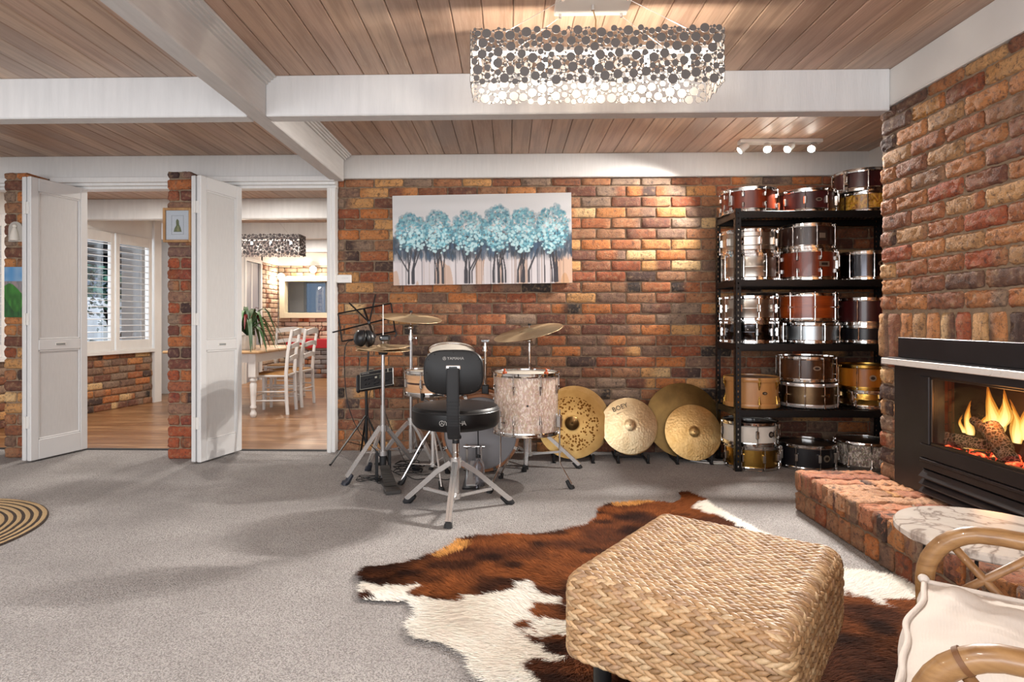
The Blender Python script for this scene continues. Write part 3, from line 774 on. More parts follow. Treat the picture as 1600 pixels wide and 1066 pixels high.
# logs
m, nt, b, out = nmat('charred_log'); v = voro(nt, coords(nt, (1, 1, 1)), 62, 'DISTANCE_TO_EDGE'); nn = noise(nt, coords(nt), 20, 3)
c = ramp(nt, v, [(.0, lin('8d7a70')), (.10, lin('4a3a34')), (.2, lin('0e0b0a'))]); c = mixc(nt, c, lin('6a4228'), ramp(nt, nn, [(.5, (0, 0, 0)), (.62, (.6, .6, .6))]))
nt.links.new(c, b.inputs['Base Color']); b.inputs['Roughness'].default_value = .9; bump(nt, b, v, .8, .01)
M['log'] = m
def log_(label, p0, p1, r, seed, square=False):
    q = random.Random(seed); mb = MB(); p0 = V3(p0); p1 = V3(p1); n = 9
    pts = [p0.lerp(p1, i/n) + V3((q.uniform(-.003, .003), q.uniform(-.003, .003), q.uniform(-.003, .003))) for i in range(n+1)]
    mb.tube(pts, [r*q.uniform(.92, 1.08) for _ in pts], seg=5 if square else 14)
    o = mb.build('fire_log', M['log'], None, smooth=50 if not square else 20); tag(o, label, 'log', 'logs in the fire')
log_('charred split log lying flat at the near end of the fire', (2.085, 2.972, .500), (2.10, 2.74, .505), .036, 1, True)
log_('thin burning log propped behind the charred split log', (2.15, 2.875, .600), (2.12, 2.72, .545), .022, 2)
log_('thick round log leaning with its sawn end upward', (2.13, 2.755, .592), (2.07, 2.575, .475), .038, 3)
# ember bed
m, nt, b, out = nmat('glowing_embers'); v = voro(nt, coords(nt), 55); n2 = noise(nt, coords(nt), 24, 3)
b.inputs['Base Color'].default_value = (.02, .015, .012, 1); b.inputs['Roughness'].default_value = .9
e = ramp(nt, n2, [(.42, (0, 0, 0)), (.52, (.9, .06, .02)), (.68, (1, .32, .10))]); nt.links.new(e, b.inputs['Emission Color']); b.inputs['Emission Strength'].default_value = 2.2
q = random.Random(9); mb = MB()
for _ in range(230):
    p = (q.uniform(2.04, 2.20), q.uniform(2.1, 2.97), .438); r = q.uniform(.010, .026)
    p = (p[0], p[1], p[2] + q.uniform(0, .035))
    mb.sphere(p, r, (q.uniform(.7, 1.3), q.uniform(.7, 1.3), q.uniform(.6, 1)), 6, 4, xf=rotz(q.uniform(0, 3)))
eb = mb.build('ember_bed', m, None, smooth=20); tag(eb, 'bed of glowing red embers under the logs', 'embers', kind='stuff')
# flames: solid tapering tongues that give off light
m = D.materials.new('flame'); m.use_nodes = True; nt = m.node_tree; nt.nodes.clear()
out = nt.nodes.new('ShaderNodeOutputMaterial'); em = nt.nodes.new('ShaderNodeEmission'); tp = nt.nodes.new('ShaderNodeBsdfTransparent'); mx = nt.nodes.new('ShaderNodeMixShader')
a = nt.nodes.new('ShaderNodeAttribute'); a.attribute_name = 'Col'; sp = nt.nodes.new('ShaderNodeSeparateColor'); nt.links.new(a.outputs[0], sp.inputs[0])
nt.links.new(ramp(nt, sp.outputs[0], [(0, (.95, .22, .02)), (.35, (1, .42, .05)), (.7, (1, .72, .22)), (1, (1, .9, .55))]), em.inputs[0])
em.inputs[1].default_value = 1.7
nt.links.new(sp.outputs[1], mx.inputs[0]); nt.links.new(tp.outputs[0], mx.inputs[1]); nt.links.new(em.outputs[0], mx.inputs[2]); nt.links.new(mx.outputs[0], out.inputs[0])
M['flame'] = m
def flame(label, base, tip, w, seed, layers=3):
    q = random.Random(seed); mb = MB(); base = V3(base); tip = V3(tip); ph = q.uniform(0, 6)
    for L in range(layers):
        f = 1 - .30*L; n = 16; rows = []
        vs = []; cs = []; fs = []; seg = 10
        for i in range(n+1):
            t = i/n; c = base.lerp(tip, t*(1 - .13*L)) + V3((.012*math.sin(ph+t*5), .5*w*math.sin(ph+t*4.5)*t*(1-t)*2, 0))
            r = 1.3*w*f*(.62+.5*math.sin(PI*min(1, t*1.35)))*(1-t)**.75*(1+.12*math.sin(9*t+ph)) + .0006
            for k in range(seg):
                a_ = 2*PI*k/seg
                vs.append((c.x + r*.55*math.cos(a_), c.y + r*math.sin(a_), c.z))
                cs.append((min(1, (1-t)*.62+.26*L), max(.06, (.34+.16*L)*(1-t*.65)), 0))
        for i in range(n):
            for k in range(seg): l = (k+1) % seg; fs.append((i*seg+k, i*seg+l, (i+1)*seg+l, (i+1)*seg+k))
        mb.add(vs, fs, 0, cs)
    o = mb.build('flame', M['flame'], None, smooth=180, color=True); tag(o, label, 'flame', 'flames of the log fire'); o['kind'] = 'thing'
flame('tallest flame rising behind the thick round log', (2.15, 2.752, .575), (2.15, 2.790, .775), .040, 1)
flame('tall flame twisting beside the tallest one', (2.16, 2.728, .60), (2.16, 2.705, .765), .030, 2)
flame('flame above the charred split log', (2.15, 2.918, .525), (2.15, 2.898, .690), .024, 3)
flame('small flame at the end of the charred split log', (2.14, 2.942, .53), (2.14, 2.938, .615), .012, 4, 2)
flame('flame between the thin log and the thick log', (2.16, 2.822, .565), (2.16, 2.81, .665), .022, 5, 2)
flame('forked flame past the thick round log', (2.15, 2.625, .545), (2.15, 2.672, .725), .028, 6)
flame('second fork of the flame past the thick log', (2.155, 2.615, .56), (2.155, 2.585, .735), .022, 7)
flame('low flame licking under the logs', (2.07, 2.84, .478), (2.06, 2.66, .505), .012, 8, 2)
flame('low flame at the far end of the ember bed', (2.14, 2.565, .53), (2.14, 2.55, .60), .018, 9, 2)

# ================================================================== DRUM PARTS
CACHE = {}
def shared(key, fn, name, parent, mats, smooth=35, loc=None, rz=0, rot=None):
    if key not in CACHE:
        mb = MB(); fn(mb); o = mb.build(name, mats, None, smooth=smooth); CACHE[key] = o.data
    else:
        o = D.objects.new(name, CACHE[key]); COL.objects.link(o)
    o.parent = parent; OFF[o.name] = (0, 0, 0)
    if loc: o.location = loc
    o.rotation_euler = rot or (0, 0, rz)
    return o
def hoop_metal(mb, r, z, up=1):
    pr = [(r+.002, z-.004*up), (r+.010, z-.004*up), (r+.011, z+.002*up), (r+.006, z+.004*up), (r+.006, z+.016*up), (r+.011, z+.018*up), (r+.011, z+.021*up), (r+.003, z+.0215*up), (r+.002, z-.004*up)]
    mb.lathe(pr if up > 0 else pr[::-1], 48)
def hoop_single(mb, r, z, up=1):
    pr = [(r+.001, z-.010*up), (r+.008, z-.010*up), (r+.009, z+.010*up), (r+.007, z+.014*up), (r+.001, z+.014*up), (r+.001, z-.010*up)]
    mb.lathe(pr if up > 0 else pr[::-1], 48)
def hoop_wood(mb, r, z, up=1):
    pr = [(r-.001, z-.014*up), (r+.008, z-.014*up), (r+.010, z-.011*up), (r+.010, z+.014*up), (r+.008, z+.019*up), (r+.003, z+.019*up), (r-.001, z-.014*up)]
    mb.lathe(pr if up > 0 else pr[::-1], 48)
HOOPS = {'metal': hoop_metal, 'single': hoop_single, 'wood': hoop_wood}
def lug_fn(style, r, h, half=0):
    def f(mb):
        x = r + .016
        for z in ((.012, h-.012) if not half else (.012,) if half < 0 else (h-.012,)): mb.box(x-.008, x+.005, -.006, .006, z-.007, z+.007, .002)
        if style == 'tube':
            mb.cyl((x, 0, .004), (x, 0, h-.004), .0042, seg=8)
            for z in (h*.30, h*.70): mb.cyl((r-.004, 0, z), (x+.004, 0, z), .005, seg=8); mb.cyl((x, 0, z-.010), (x, 0, z+.010), .0062, seg=8)
        elif style == 'rod':
            mb.cyl((x, 0, .004), (x, 0, h-.004), .0036, seg=8); mb.cyl((r-.004, 0, h*.5), (x+.006, 0, h*.5), .008, seg=10)
        elif style == 'box':
            mb.box(r-.006, r+.018, -.011, .011, h*.5-.030, h*.5+.030, .006); mb.cyl((x, 0, .004), (x, 0, h*.5-.03), .003, seg=7); mb.cyl((x, 0, h*.5+.03), (x, 0, h-.004), .003, seg=7)
        elif style == 'split':
            z = h*.30 if half < 0 else h*.70
            mb.box(r-.006, r+.018, -.009, .009, z-.018, z+.018, .005)
            mb.cyl((x, 0, .004 if half < 0 else z), (x, 0, z if half < 0 else h-.004), .003, seg=7)
        elif style == 'tear':
            z, s = (h*.27, -1) if half < 0 else (h*.73, 1)
            mb.cyl((r+.010, 0, z+.028*s), (r+.004, 0, z-.028*s), .011, .003, seg=10)
            mb.cyl((x, 0, .004 if half < 0 else z), (x, 0, z if half < 0 else h-.004), .003, seg=7)
    return f
def strainer_fn(r, h):
    def f(mb):
        mb.box(r-.004, r+.022, -.016, .016, h*.28, h*.72, .005); mb.cyl((r+.018, 0, h*.72), (r+.018, 0, h*.86), .008, seg=12); mb.cyl((r+.018, 0, h*.84), (r+.018, 0, h*.92), .012, seg=12)
        mb.box(r+.020, r+.030, -.007, .007, h*.42, h*.80, .003); mb.box(r+.006, r+.016, -.012, .012, .01, h*.25, .003)
    return f
def drum(name, label, loc, r, h, shell, rz=0, hoop='metal', lug='tube', n=8, head='head_white', cat='drum', group=None, strain=None, badge=None, a0=None, hm='chrome', lm='chrome', bead=0, tilt=None, parts=True, cloud=None):
    """r = shell radius, h = full height over the hoops; base at z=0 of the empty"""
    root = thing(name, label, cat, loc, rz, group); OFF[root.name] = (0, 0, 0)
    if tilt: root.rotation_euler = tilt
    mb = MB(); pr = [(r-.006, .010), (r, .010)]
    if bead == 1: pr += [(r, h*.5-.010), (r+.004, h*.5-.004), (r+.004, h*.5+.004), (r, h*.5+.010)]
    if bead == 2: pr += [(r, h*.30), (r+.003, h*.31), (r, h*.33), (r, h*.67), (r+.003, h*.69), (r, h*.70)]
    pr += [(r, h-.010), (r-.006, h-.010)]
    mb.lathe(pr, 56); mb.build('shell', M[shell] if isinstance(shell, str) else shell, root)
    mb = MB(); mb.lathe([(0, h-.013), (r-.004, h-.013), (r+.003, h-.015), (r+.003, h-.022)], 48); mb.build('batter_head', M[head], root)
    mb = MB(); mb.lathe([(r+.003, .018), (r+.003, .009), (r-.004, .006), (0, .006)], 48); mb.build('snare_head', M['head_clear'], root)
    for up, z in ((1, h-.021), (-1, .021)):
        shared(('hoop', hoop, round(r, 3), round(z, 3), up, hm), lambda mb: HOOPS[hoop](mb, r, z, up), 'hoop', root, M[hm])
    st = a0 if a0 is not None else PI/n
    for k in range(n):
        for half in ((-1, 1) if lug in ('split', 'tear') else (0,)): shared(('lug', lug, half, round(r, 3), round(h, 3), lm), lug_fn(lug, r, h, half), 'lug', root, M[lm], rz=st+2*PI*k/n)
    if strain is not None: shared(('str', round(r, 3), round(h, 3)), strainer_fn(r, h), 'strainer', root, M['chrome'], rz=strain)
    if badge:
        a, bm, w, hh, zz = badge
        mb = MB(); X = r+.0015
        poly = [(w/2*math.cos(t)*(1 if w == hh else 1), hh/2*math.sin(t)) for t in [2*PI*i/24 for i in range(24)]]
        if bm.endswith('_sq'): poly = [(-w/2, -hh/2), (w/2, -hh/2), (w/2, hh/2), (-w/2, hh/2)]; bm = bm[:-3]
        xf = rotz(a) @ frame((X, 0, h*zz), (0, 1, 0), (0, 0, 1), (1, 0, 0)); mb.prism(poly, -.002, .002, xf)
        mb.prism([(p*.62, q*.5) for p, q in poly], .002, .003, xf, mi=1)
        mb.build('badge', [M[bm], M['badge_dark'] if bm != 'badge_dark' else M['badge']], root, smooth=0)
    return root
# ================================================================== SHELF OF SNARE DRUMS
SX0, SX1, SY0, SY1 = 1.585, 2.82, 4.315, 4.73
sh = thing('shelving_unit', 'black slotted steel shelving unit full of snare drums', 'shelf', ((SX0+SX1)/2, (SY0+SY1)/2, 0))
def slotted(mb, o, u, n, w=.038, H=1.85, t=.002):
    """flange strip with keyhole slots; o corner, u across"""
    o = V3(o); u = V3(u); n = V3(n); up = V3((0, 0, 1)); hw = .0045
    c0, c1 = w*.5-hw, w*.5+hw
    P = lambda a, z, d=0: o + u*a + up*z + n*d
    def plate(a, b, z0, z1):
        vs = [P(a, z0), P(b, z0), P(b, z1), P(a, z1), P(a, z0, t), P(b, z0, t), P(b, z1, t), P(a, z1, t)]
        mb.add(vs, [(0, 3, 2, 1), (4, 5, 6, 7), (0, 1, 5, 4), (1, 2, 6, 5), (2, 3, 7, 6), (3, 0, 4, 7)])
    plate(0, c0, 0, H); plate(c1, w, 0, H)
    z = 0; k = 0
    while z < H:
        z1 = min(z+.024, H); plate(c0, c1, z, z1); z = z1+.014
for (x, y, sx, sy) in ((SX0, SY0, 1, 1), (SX1, SY0, -1, 1), (SX0, SY1, 1, -1), (SX1, SY1, -1, -1)):
    mb = MB(); slotted(mb, (x, y, 0), (sx, 0, 0), (0, sy, 0)); slotted(mb, (x, y, 0), (0, sy, 0), (sx, 0, 0))
    mb.box(x-.004*sx, x+.044*sx, y-.004*sy, y+.044*sy, 0, .012, .002)
    mb.build('post', M['black_metal'], sh, smooth=0)
LEV = (.433, .898, 1.350, 1.833)
for z in LEV:
    mb = MB()
    for yb in (SY0+.003, SY1-.013): mb.box(SX0+.03, SX1-.03, yb, yb+.010, z-.048, z-.002, .002); mb.box(SX0+.03, SX1-.03, yb-.004*(1 if yb < 4.5 else -1), yb+.004, z-.052, z-.044, .002)
    for xb in (SX0+.003, SX1-.013): mb.box(xb, xb+.010, SY0+.03, SY1-.03, z-.048, z-.002, .002)
    b = mb.build('shelf_frame', M['black_metal'], sh, smooth=0)
    mb = MB()
    for i in range(40): x = SX0+.02 + (SX1-SX0-.04)*i/39; mb.cyl((x, SY0+.01, z-.003), (x, SY1-.01, z-.003), .0022, seg=5)
    for i in range(6): y = SY0+.03 + (SY1-SY0-.06)*i/5; mb.cyl((SX0+.01, y, z-.007), (SX1-.01, y, z-.007), .003, seg=5)
    mb.build('wire_deck', M['black_metal'], b, smooth=60)
CAM = -PI/2
C1, C2, C3 = 1.772, 2.185, 2.600; YS = 4.535; RS = .1815
G = 'snare drums on the black shelving'
L4 = LEV[3]
drum('snare_drum', 'reddish brown snare drum at the open end of the top shelf', (C1-.015, YS, L4), .185, .178, 'mahogany', lug='split', n=8, group=G, a0=CAM+.25, strain=CAM-1.0)
drum('snare_drum', 'maroon snare drum with oval badge in the middle of the top shelf', (C2, YS, L4), RS, .168, 'maroon', lug='box', n=8, group=G, badge=(CAM-.02, 'badge', .044, .026, .5), a0=CAM+.28, strain=CAM+.95)
drum('snare_drum', 'gold pearl snare drum by the chimney, bottom of the top shelf stack', (C3+.02, YS, L4), RS, .150, 'pearl_gold', lug='tube', n=8, group=G, a0=CAM-.5)
drum('snare_drum', 'thin maroon snare drum on the gold pearl drum', (C3-.01, YS, L4+.151), .185, .158, 'maroon', lug='tube', n=8, group=G, a0=CAM-.35, strain=CAM-1.05)
z = LEV[2]
drum('snare_drum', 'deep brushed steel snare drum, lower of the steel pair', (C1-.005, YS, z), RS, .190, 'steel', lug='tube', n=8, bead=1, group=G, a0=CAM+.22)
drum('snare_drum', 'brushed steel snare drum on the deep steel drum', (C1-.015, YS-.005, z+.191), RS, .172, 'steel', lug='box', n=10, bead=2, group=G, a0=CAM+.05)
drum('snare_drum', 'mahogany snare drum with a wide name plate under the dark brown drum', (C2, YS, z), .185, .222, 'mahogany', lug='split', n=8, group=G, badge=(CAM+.18, 'badge_sq', .076, .036, .50), a0=CAM+.02, strain=CAM+.95)
drum('snare_drum', 'dark brown snare drum with a square dark badge', (C2-.005, YS, z+.223), .185, .178, 'darkbrown', lug='tube', n=8, group=G, badge=(CAM+.12, 'badge_dark_sq', .07, .07, .5), a0=CAM-.1)
drum('snare_drum', 'dark chrome snare drum alone on the second shelf', (C3+.01, YS, z), RS, .205, 'black_nickel', lug='tube', n=8, group=G, badge=(CAM+.05, 'badge', .05, .04, .55), a0=CAM+.1-.35)
z = LEV[1]
drum('snare_drum', 'bronze toned chrome snare drum under the bright chrome one', (C1-.01, YS, z), RS, .160, 'black_nickel', lug='box', n=10, bead=1, group=G, a0=CAM-.1)
drum('snare_drum', 'bright chrome snare drum on the third shelf behind the post', (C1-.015, YS, z+.161), RS, .178, 'steel', lug='box', n=10, bead=1, group=G, a0=CAM-.0, lm='chrome')
drum('snare_drum', 'satin aluminium snare drum under the large cherry drum', (C2+.02, YS, z), RS, .148, 'steel_cool', lug='tube', n=8, group=G, a0=CAM+.05)
drum('snare_drum', 'deep cherry wood snare drum with flush wood edges and metal bands', (C2, YS, z+.149), .192, .218, 'cherry', hoop='single', lug='rod', n=8, group=G, a0=CAM-.2)
drum('snare_drum', 'black snare drum under the maroon drum on the third shelf', (C3+.01, YS, z), .175, .130, 'black_shell', lug='tube', n=8, group=G, a0=CAM+.03)
drum('snare_drum', 'maroon snare drum on the black drum', (C3+.01, YS, z+.131), RS, .195, 'maroon', lug='tube', n=8, group=G, a0=CAM+.0)
z = LEV[0]
drum('snare_drum', 'pale maple snare drum with wide maple hoops', (C1+.01, YS, z), RS, .222, 'maple', hoop='wood', hm='maple', lug='tear', n=8, head='head_clear', group=G, badge=(CAM+.12, 'badge_dark', .034, .022, .5), a0=CAM-.1, lm='brass')
drum('snare_drum', 'dull bronze snare drum with a round vent badge', (C2+.005, YS, z), .190, .188, 'bronze_dark', hoop='single', lug='rod', n=10, head='head_dark', group=G, badge=(CAM+.28, 'brass', .03, .03, .5), a0=CAM+.1, hm='chrome_soft')
drum('snare_drum', 'glossy walnut snare drum on the dull bronze drum', (C2-.01, YS, z+.189), .185, .182, 'walnut', lug='tube', n=8, head='head_dark', group=G, badge=(CAM-.05, 'badge', .052, .032, .55), a0=CAM+.15)
drum('snare_drum', 'thin brass snare drum under the amber drum', (C3+.02, YS, z), RS, .130, 'brass', lug='split', n=8, bead=1, head='head_dark', group=G, a0=CAM-.1, strain=CAM-1.0)
drum('snare_drum', 'amber lacquered snare drum with a pale oval badge', (C3+.01, YS, z+.131), RS, .178, 'orange_wood', lug='tube', n=8, head='head_dark', group=G, badge=(CAM-.28, 'badge', .044, .044, .5), a0=CAM+.0, hm='brass')
drum('snare_drum', 'brushed gold snare drum on the carpet under the white drum', (1.765, 4.50, .001), RS, .170, 'brass', lug='box', n=8, head='head_dark', group=G, a0=CAM+.1, strain=CAM+1.2)
drum('snare_drum', 'white snare drum with a round dark badge on the brushed gold drum', (1.755, 4.505, .172), .183, .165, 'white_shell', lug='box', n=8, head='head_dark', group=G, badge=(CAM+.5, 'badge_dark', .044, .044, .5), a0=CAM-.1, strain=CAM+1.0)
drum('snare_drum', 'matt black snare drum on the carpet under the shelves', (2.165, 4.50, .001), .185, .180, 'black_shell', lug='box', n=8, head='head_dark', group=G, badge=(CAM+.3, 'badge', .05, .05, .5), a0=CAM+.0, strain=CAM+.8)
drum('snare_drum', 'silver sparkle snare drum on the carpet behind the chimney corner', (2.575, 4.50, .001), RS, .205, 'pearl_grey', lug='tear', n=8, hoop='single', head='head_dark', group=G, a0=CAM-.25)

# ================================================================== STANDS, PEDALS, KIT
def seg_leg(mb, p0, p1, w, t):
    """flat bar between two points, width w, thickness t"""
    p0 = V3(p0); p1 = V3(p1); d = (p1-p0).normalized(); h = d.cross(V3((0, 0, 1))).normalized(); u = h.cross(d)
    vs = []
    for p in (p0, p1):
        for a, b in ((-1, -1), (1, -1), (1, 1), (-1, 1)): vs.append(p + h*a*w/2 + u*b*t/2)
    mb.add(vs, [(3, 2, 1, 0), (4, 5, 6, 7), (0, 1, 5, 4), (1, 2, 6, 5), (2, 3, 7, 6), (3, 0, 4, 7)])
def foot_mb(p, d, s=1.0):
    mb = MB(); p = V3(p); d = V3(d).normalized()
    a = p - d*.05*s
    mb.tube([a - d*.012*s, a, p*.6+a*.4, V3((p.x, p.y, .012*s)), V3((p.x, p.y, 0.001)) + V3((d.x, d.y, 0))*.006], [.011*s, .013*s, .016*s, .019*s, .020*s], seg=10)
    return mb
def tripod(root, c, top_z, spread, angs, low_z, collar_z, tube_r=.0125, leg_m='chrome', flat=True, brace=True, s=1.0, foot='rubber', feet=None):
    cx, cy = c
    mb = MB(); mb.cyl((cx, cy, low_z), (cx, cy, collar_z+.02), tube_r*1.15, seg=16); mb.cyl((cx, cy, collar_z-.025), (cx, cy, collar_z+.03), tube_r*1.8, seg=16); mb.cyl((cx, cy, low_z), (cx, cy, low_z+.03), tube_r*1.6, seg=14)
    mb.build('base_tube', M[leg_m], root)
    for k, a in enumerate(angs):
        f = V3((cx+spread*math.cos(a), cy+spread*math.sin(a), .0)) if not feet else V3((*feet[k], 0))
        top = V3((cx, cy, collar_z)) + (f-V3((cx, cy, 0))).normalized()*tube_r*1.6
        kn = top.lerp(f + V3((0, 0, .03)), .30) + V3((0, 0, .012))
        mb = MB()
        if flat:
            for sd in (-1, 1):
                n = (f-V3((cx, cy, 0))).cross(V3((0, 0, 1))).normalized()*.007*sd*s
                seg_leg(mb, top+n, kn+n, .013*s, .024*s); seg_leg(mb, kn+n, f+V3((0, 0, .025))+n, .013*s, .024*s)
        else: mb.tube([top, kn, f+V3((0, 0, .02))], .0065*s, seg=8)
        if brace:
            m_ = top.lerp(f, .62); b0 = V3((cx, cy, low_z+.012))
            seg_leg(mb, b0, m_ , .014, .016) if flat else mb.tube([b0, m_], .004, seg=6)
        lg = mb.build('leg', M[leg_m], root, smooth=30)
        foot_mb(f, f-top, s).build('rubber_foot', M[foot], lg)
def clamp_mb(mb, c, r=.022, wing=True):
    mb.cyl((c[0], c[1], c[2]-.018), (c[0], c[1], c[2]+.018), r, seg=16)
    if wing: mb.cyl((c[0], c[1], c[2]), (c[0]+r+.03, c[1]-.01, c[2]), .006, seg=8); mb.box(c[0]+r+.02, c[0]+r+.028, c[1]-.03, c[1]+.01, c[2]-.008, c[2]+.008, .002)

# ---- cymbal: lathe in local coordinates, bow up
def cymbal_data(key, r, bell=.06, rise=.028, bell_h=.022):
    k = ('cym', key)
    if k not in CACHE:
        mb = MB(); pr = [(.006, rise+bell_h)]
        for i in range(1, 9): t = i/8; pr.append((bell*t, rise + bell_h*math.cos(t*PI/2)**.8))
        for i in range(1, 17): t = i/16; pr.append((bell+(r-bell)*t, rise*(1-t**1.5)))
        und = [(a, z-.0022) for a, z in pr[::-1]]
        mb.lathe(pr[::-1] + [], 72); b = MB()
        mb.lathe([(a, z-.0022) for a, z in pr], 72); mb.lathe([(r, -.0022), (r+.0006, -.001), (r, 0)], 72)
        o = mb.build('cymbal', [M['cym_gold']], None, smooth=50); CACHE[k] = o.data; D.objects.remove(o)
    return CACHE[k]
def cymbal(label, mat, r, loc, rot, group=None, name='cymbal', **kw):
    me = cymbal_data((r, tuple(sorted(kw.items()))), r, **kw).copy(); me.materials.clear(); me.materials.append(M[mat])
    o = D.objects.new(name, me); COL.objects.link(o); o.location = loc; o.rotation_euler = rot
    tag(o, label, 'cymbal', group); return o

# ---- bass drum (axis along Y)
BX, BY, BZ = -.205, 4.225, .275; BR = .255; BL = .34
bd = thing('bass_drum', 'bass drum with grey head and amber wood hoop behind the throne', 'drum', (BX, BY, 0))
ax = frame((BX, BY, BZ), (1, 0, 0), (0, 0, 1), (0, 1, 0))   # local z -> +Y ... mirrored below
ax = Matrix.Translation((BX, BY, BZ)) @ rotx(R(-90))        # +Z -> +Y
mb = MB(); mb.lathe([(BR-.006, .02), (BR, .02), (BR, BL-.02), (BR-.006, BL-.02)], 64, ax); mb.build('shell', M['pearl_pink'], bd)
for z in (0, BL-.04):
    mb = MB(); mb.lathe([(BR-.002, z), (BR+.016, z), (BR+.018, z+.004), (BR+.018, z+.036), (BR+.014, z+.040), (BR-.002, z+.040), (BR-.002, z)], 64, ax); mb.build('wood_hoop', M['wood_hoop'], bd)
mb = MB(); mb.lathe([(0, .012), (BR-.008, .010), (BR-.001, .002)], 64, ax); mb.build('batter_head', M['head_grey'], bd)
mb = MB(); mb.lathe([(BR-.001, BL-.005), (0, BL-.015)], 48, ax); mb.build('front_head', M['head_dark'], bd)
for k in range(8):
    a = 2*PI*k/8 + .39; mb = MB(); xx = rotz(a)
    mb.box(BR-.002, BR+.03, -.012, .012, -.004, .002, .002, xf=ax @ xx); mb.box(BR+.018, BR+.028, -.011, .011, -.004, .045, .002, xf=ax @ xx); mb.cyl(ax @ xx @ V3((BR+.022, 0, .04)), ax @ xx @ V3((BR+.022, 0, .10)), .004, seg=8); mb.box(BR-.002, BR+.020, -.010, .010, .09, .14, .005, xf=ax @ xx)
    mb.build('claw_lug', M['chrome'], bd, smooth=30)
for sx in (-1, 1):
    mb = MB(); p0 = V3((BX+sx*(BR-.01), BY+.22, BZ-.06)); p1 = V3((BX+sx*(BR+.10) if sx < 0 else -.06, 4.30 if sx < 0 else 4.08, .03))
    mb.tube([p0, p0.lerp(p1, .5)+V3((sx*.03, 0, .02)), p1], .006, seg=8); s_ = mb.build('spur', M['chrome'], bd); foot_mb((p1.x, p1.y, 0), p1-p0, .8).build('rubber_foot', M['rubber'], s_)
mb = MB(); mb.box(BX+.02, BX+.05, BY-.002, BY+.004, BZ+.20, BZ+.225, .003); mb.box(BX+.027, BX+.043, BY-.004, BY-.001, BZ+.206, BZ+.219, mi=1); mb.build('head_patch', [M['head_white'], M['badge_dark']], bd, smooth=0)
# ---- bass drum pedal
pd = thing('bass_drum_pedal', 'chrome bass drum pedal in front of the grey drum head', 'pedal', (-.245, 4.10, 0))
mb = MB(); mb.box(-.30, -.19, 3.80, 4.20, .001, .012, .004); mb.build('base_plate', M['plastic'], pd, smooth=0)
mb = MB()
for x in (-.30, -.205): mb.box(x, x+.016, 4.13, 4.155, .01, .21, .003)
mb.cyl((-.315, 4.142, .20), (-.17, 4.142, .20), .009, seg=12); mb.cyl((-.30, 4.142, .20), (-.285, 4.142, .20), .02, seg=14)
mb.build('frame', M['chrome'], pd, smooth=30)
mb = MB(); mb.cyl((-.215, 4.142, .20), (-.215, 4.10, .36), .004, seg=8); mb.cyl((-.215, 4.085, .36), (-.215, 4.125, .37), .024, seg=16); mb.build('beater', M['plastic'], pd)
mb = MB(); mb.add([(-.275, 3.82, .03), (-.215, 3.82, .03), (-.225, 4.12, .11), (-.265, 4.12, .11), (-.275, 3.82, .02), (-.215, 3.82, .02), (-.225, 4.12, .10), (-.265, 4.12, .10)], [(0, 1, 2, 3), (7, 6, 5, 4), (0, 4, 5, 1), (1, 5, 6, 2), (3, 2, 6, 7), (0, 3, 7, 4)]); mb.build('footboard', M['chrome_soft'], pd, smooth=0)
mb = MB(); mb.box(-.232, -.222, 4.128, 4.14, .10, .20, .002); mb.build('chain', M['rubber'], pd, smooth=0)
# ---- clear bottle
bt = thing('water_bottle', 'clear water bottle standing on the carpet beside the pedal', 'bottle', (-.20, 3.90, 0))
m, nt, b, out = nmat('clear_plastic'); b.inputs['Base Color'].default_value = (.86, .84, .90, 1); b.inputs['Roughness'].default_value = .06; b.inputs['Transmission Weight'].default_value = .9; b.inputs['IOR'].default_value = 1.2
mb = MB(); mb.lathe([(0, .001), (.034, .001), (.038, .008), (.038, .05), (.035, .06), (.038, .07), (.038, .13), (.033, .15), (.016, .172), (.013, .178), (.013, .185)], 24, tr(-.20, 3.90, 0)); mb.build('body', m, bt)
mb = MB(); mb.lathe([(.0145, .180), (.0145, .198), (0, .198)], 18, tr(-.20, 3.90, 0)); mb.build('cap', M['plastic'], bt)
# ---- rack tom on its own holder
tm = drum('rack_tom', 'small white headed tom above the bass drum, tilted to the throne', (-.42, 4.345, .64), .160, .225, 'pearl_pink', lug='tear', n=6, group=None, tilt=(R(17), R(3), 0))
hs = thing('tom_stand', 'chrome post with wing nut holding the small tom', 'stand', (-.175, 4.36, 0))
mb = MB(); mb.cyl((-.175, 4.36, .50), (-.175, 4.36, .90), .0125, seg=16); mb.build('post', M['chrome'], hs)
mb = MB(); clamp_mb(mb, (-.175, 4.36, .86), .024, False); mb.cyl((-.175, 4.36, .87), (-.175, 4.36, .915), .008, seg=10); mb.box(-.205, -.145, 4.354, 4.366, .905, .925, .005); mb.cyl((-.175, 4.36, .84), (-.175, 4.36, .85), .030, seg=16); mb.build('wing_clamp', M['chrome'], hs, smooth=30)
mb = MB(); mb.tube([(-.175, 4.36, .78), (-.23, 4.355, .78), (-.262, 4.35, .74)], .008, seg=10); mb.build('arm', M['chrome'], hs)
mb = MB(); mb.box(-.20, -.15, 4.33, 4.39, .52, .60, .006); mb.build('mount_block', M['plastic'], hs, smooth=0)
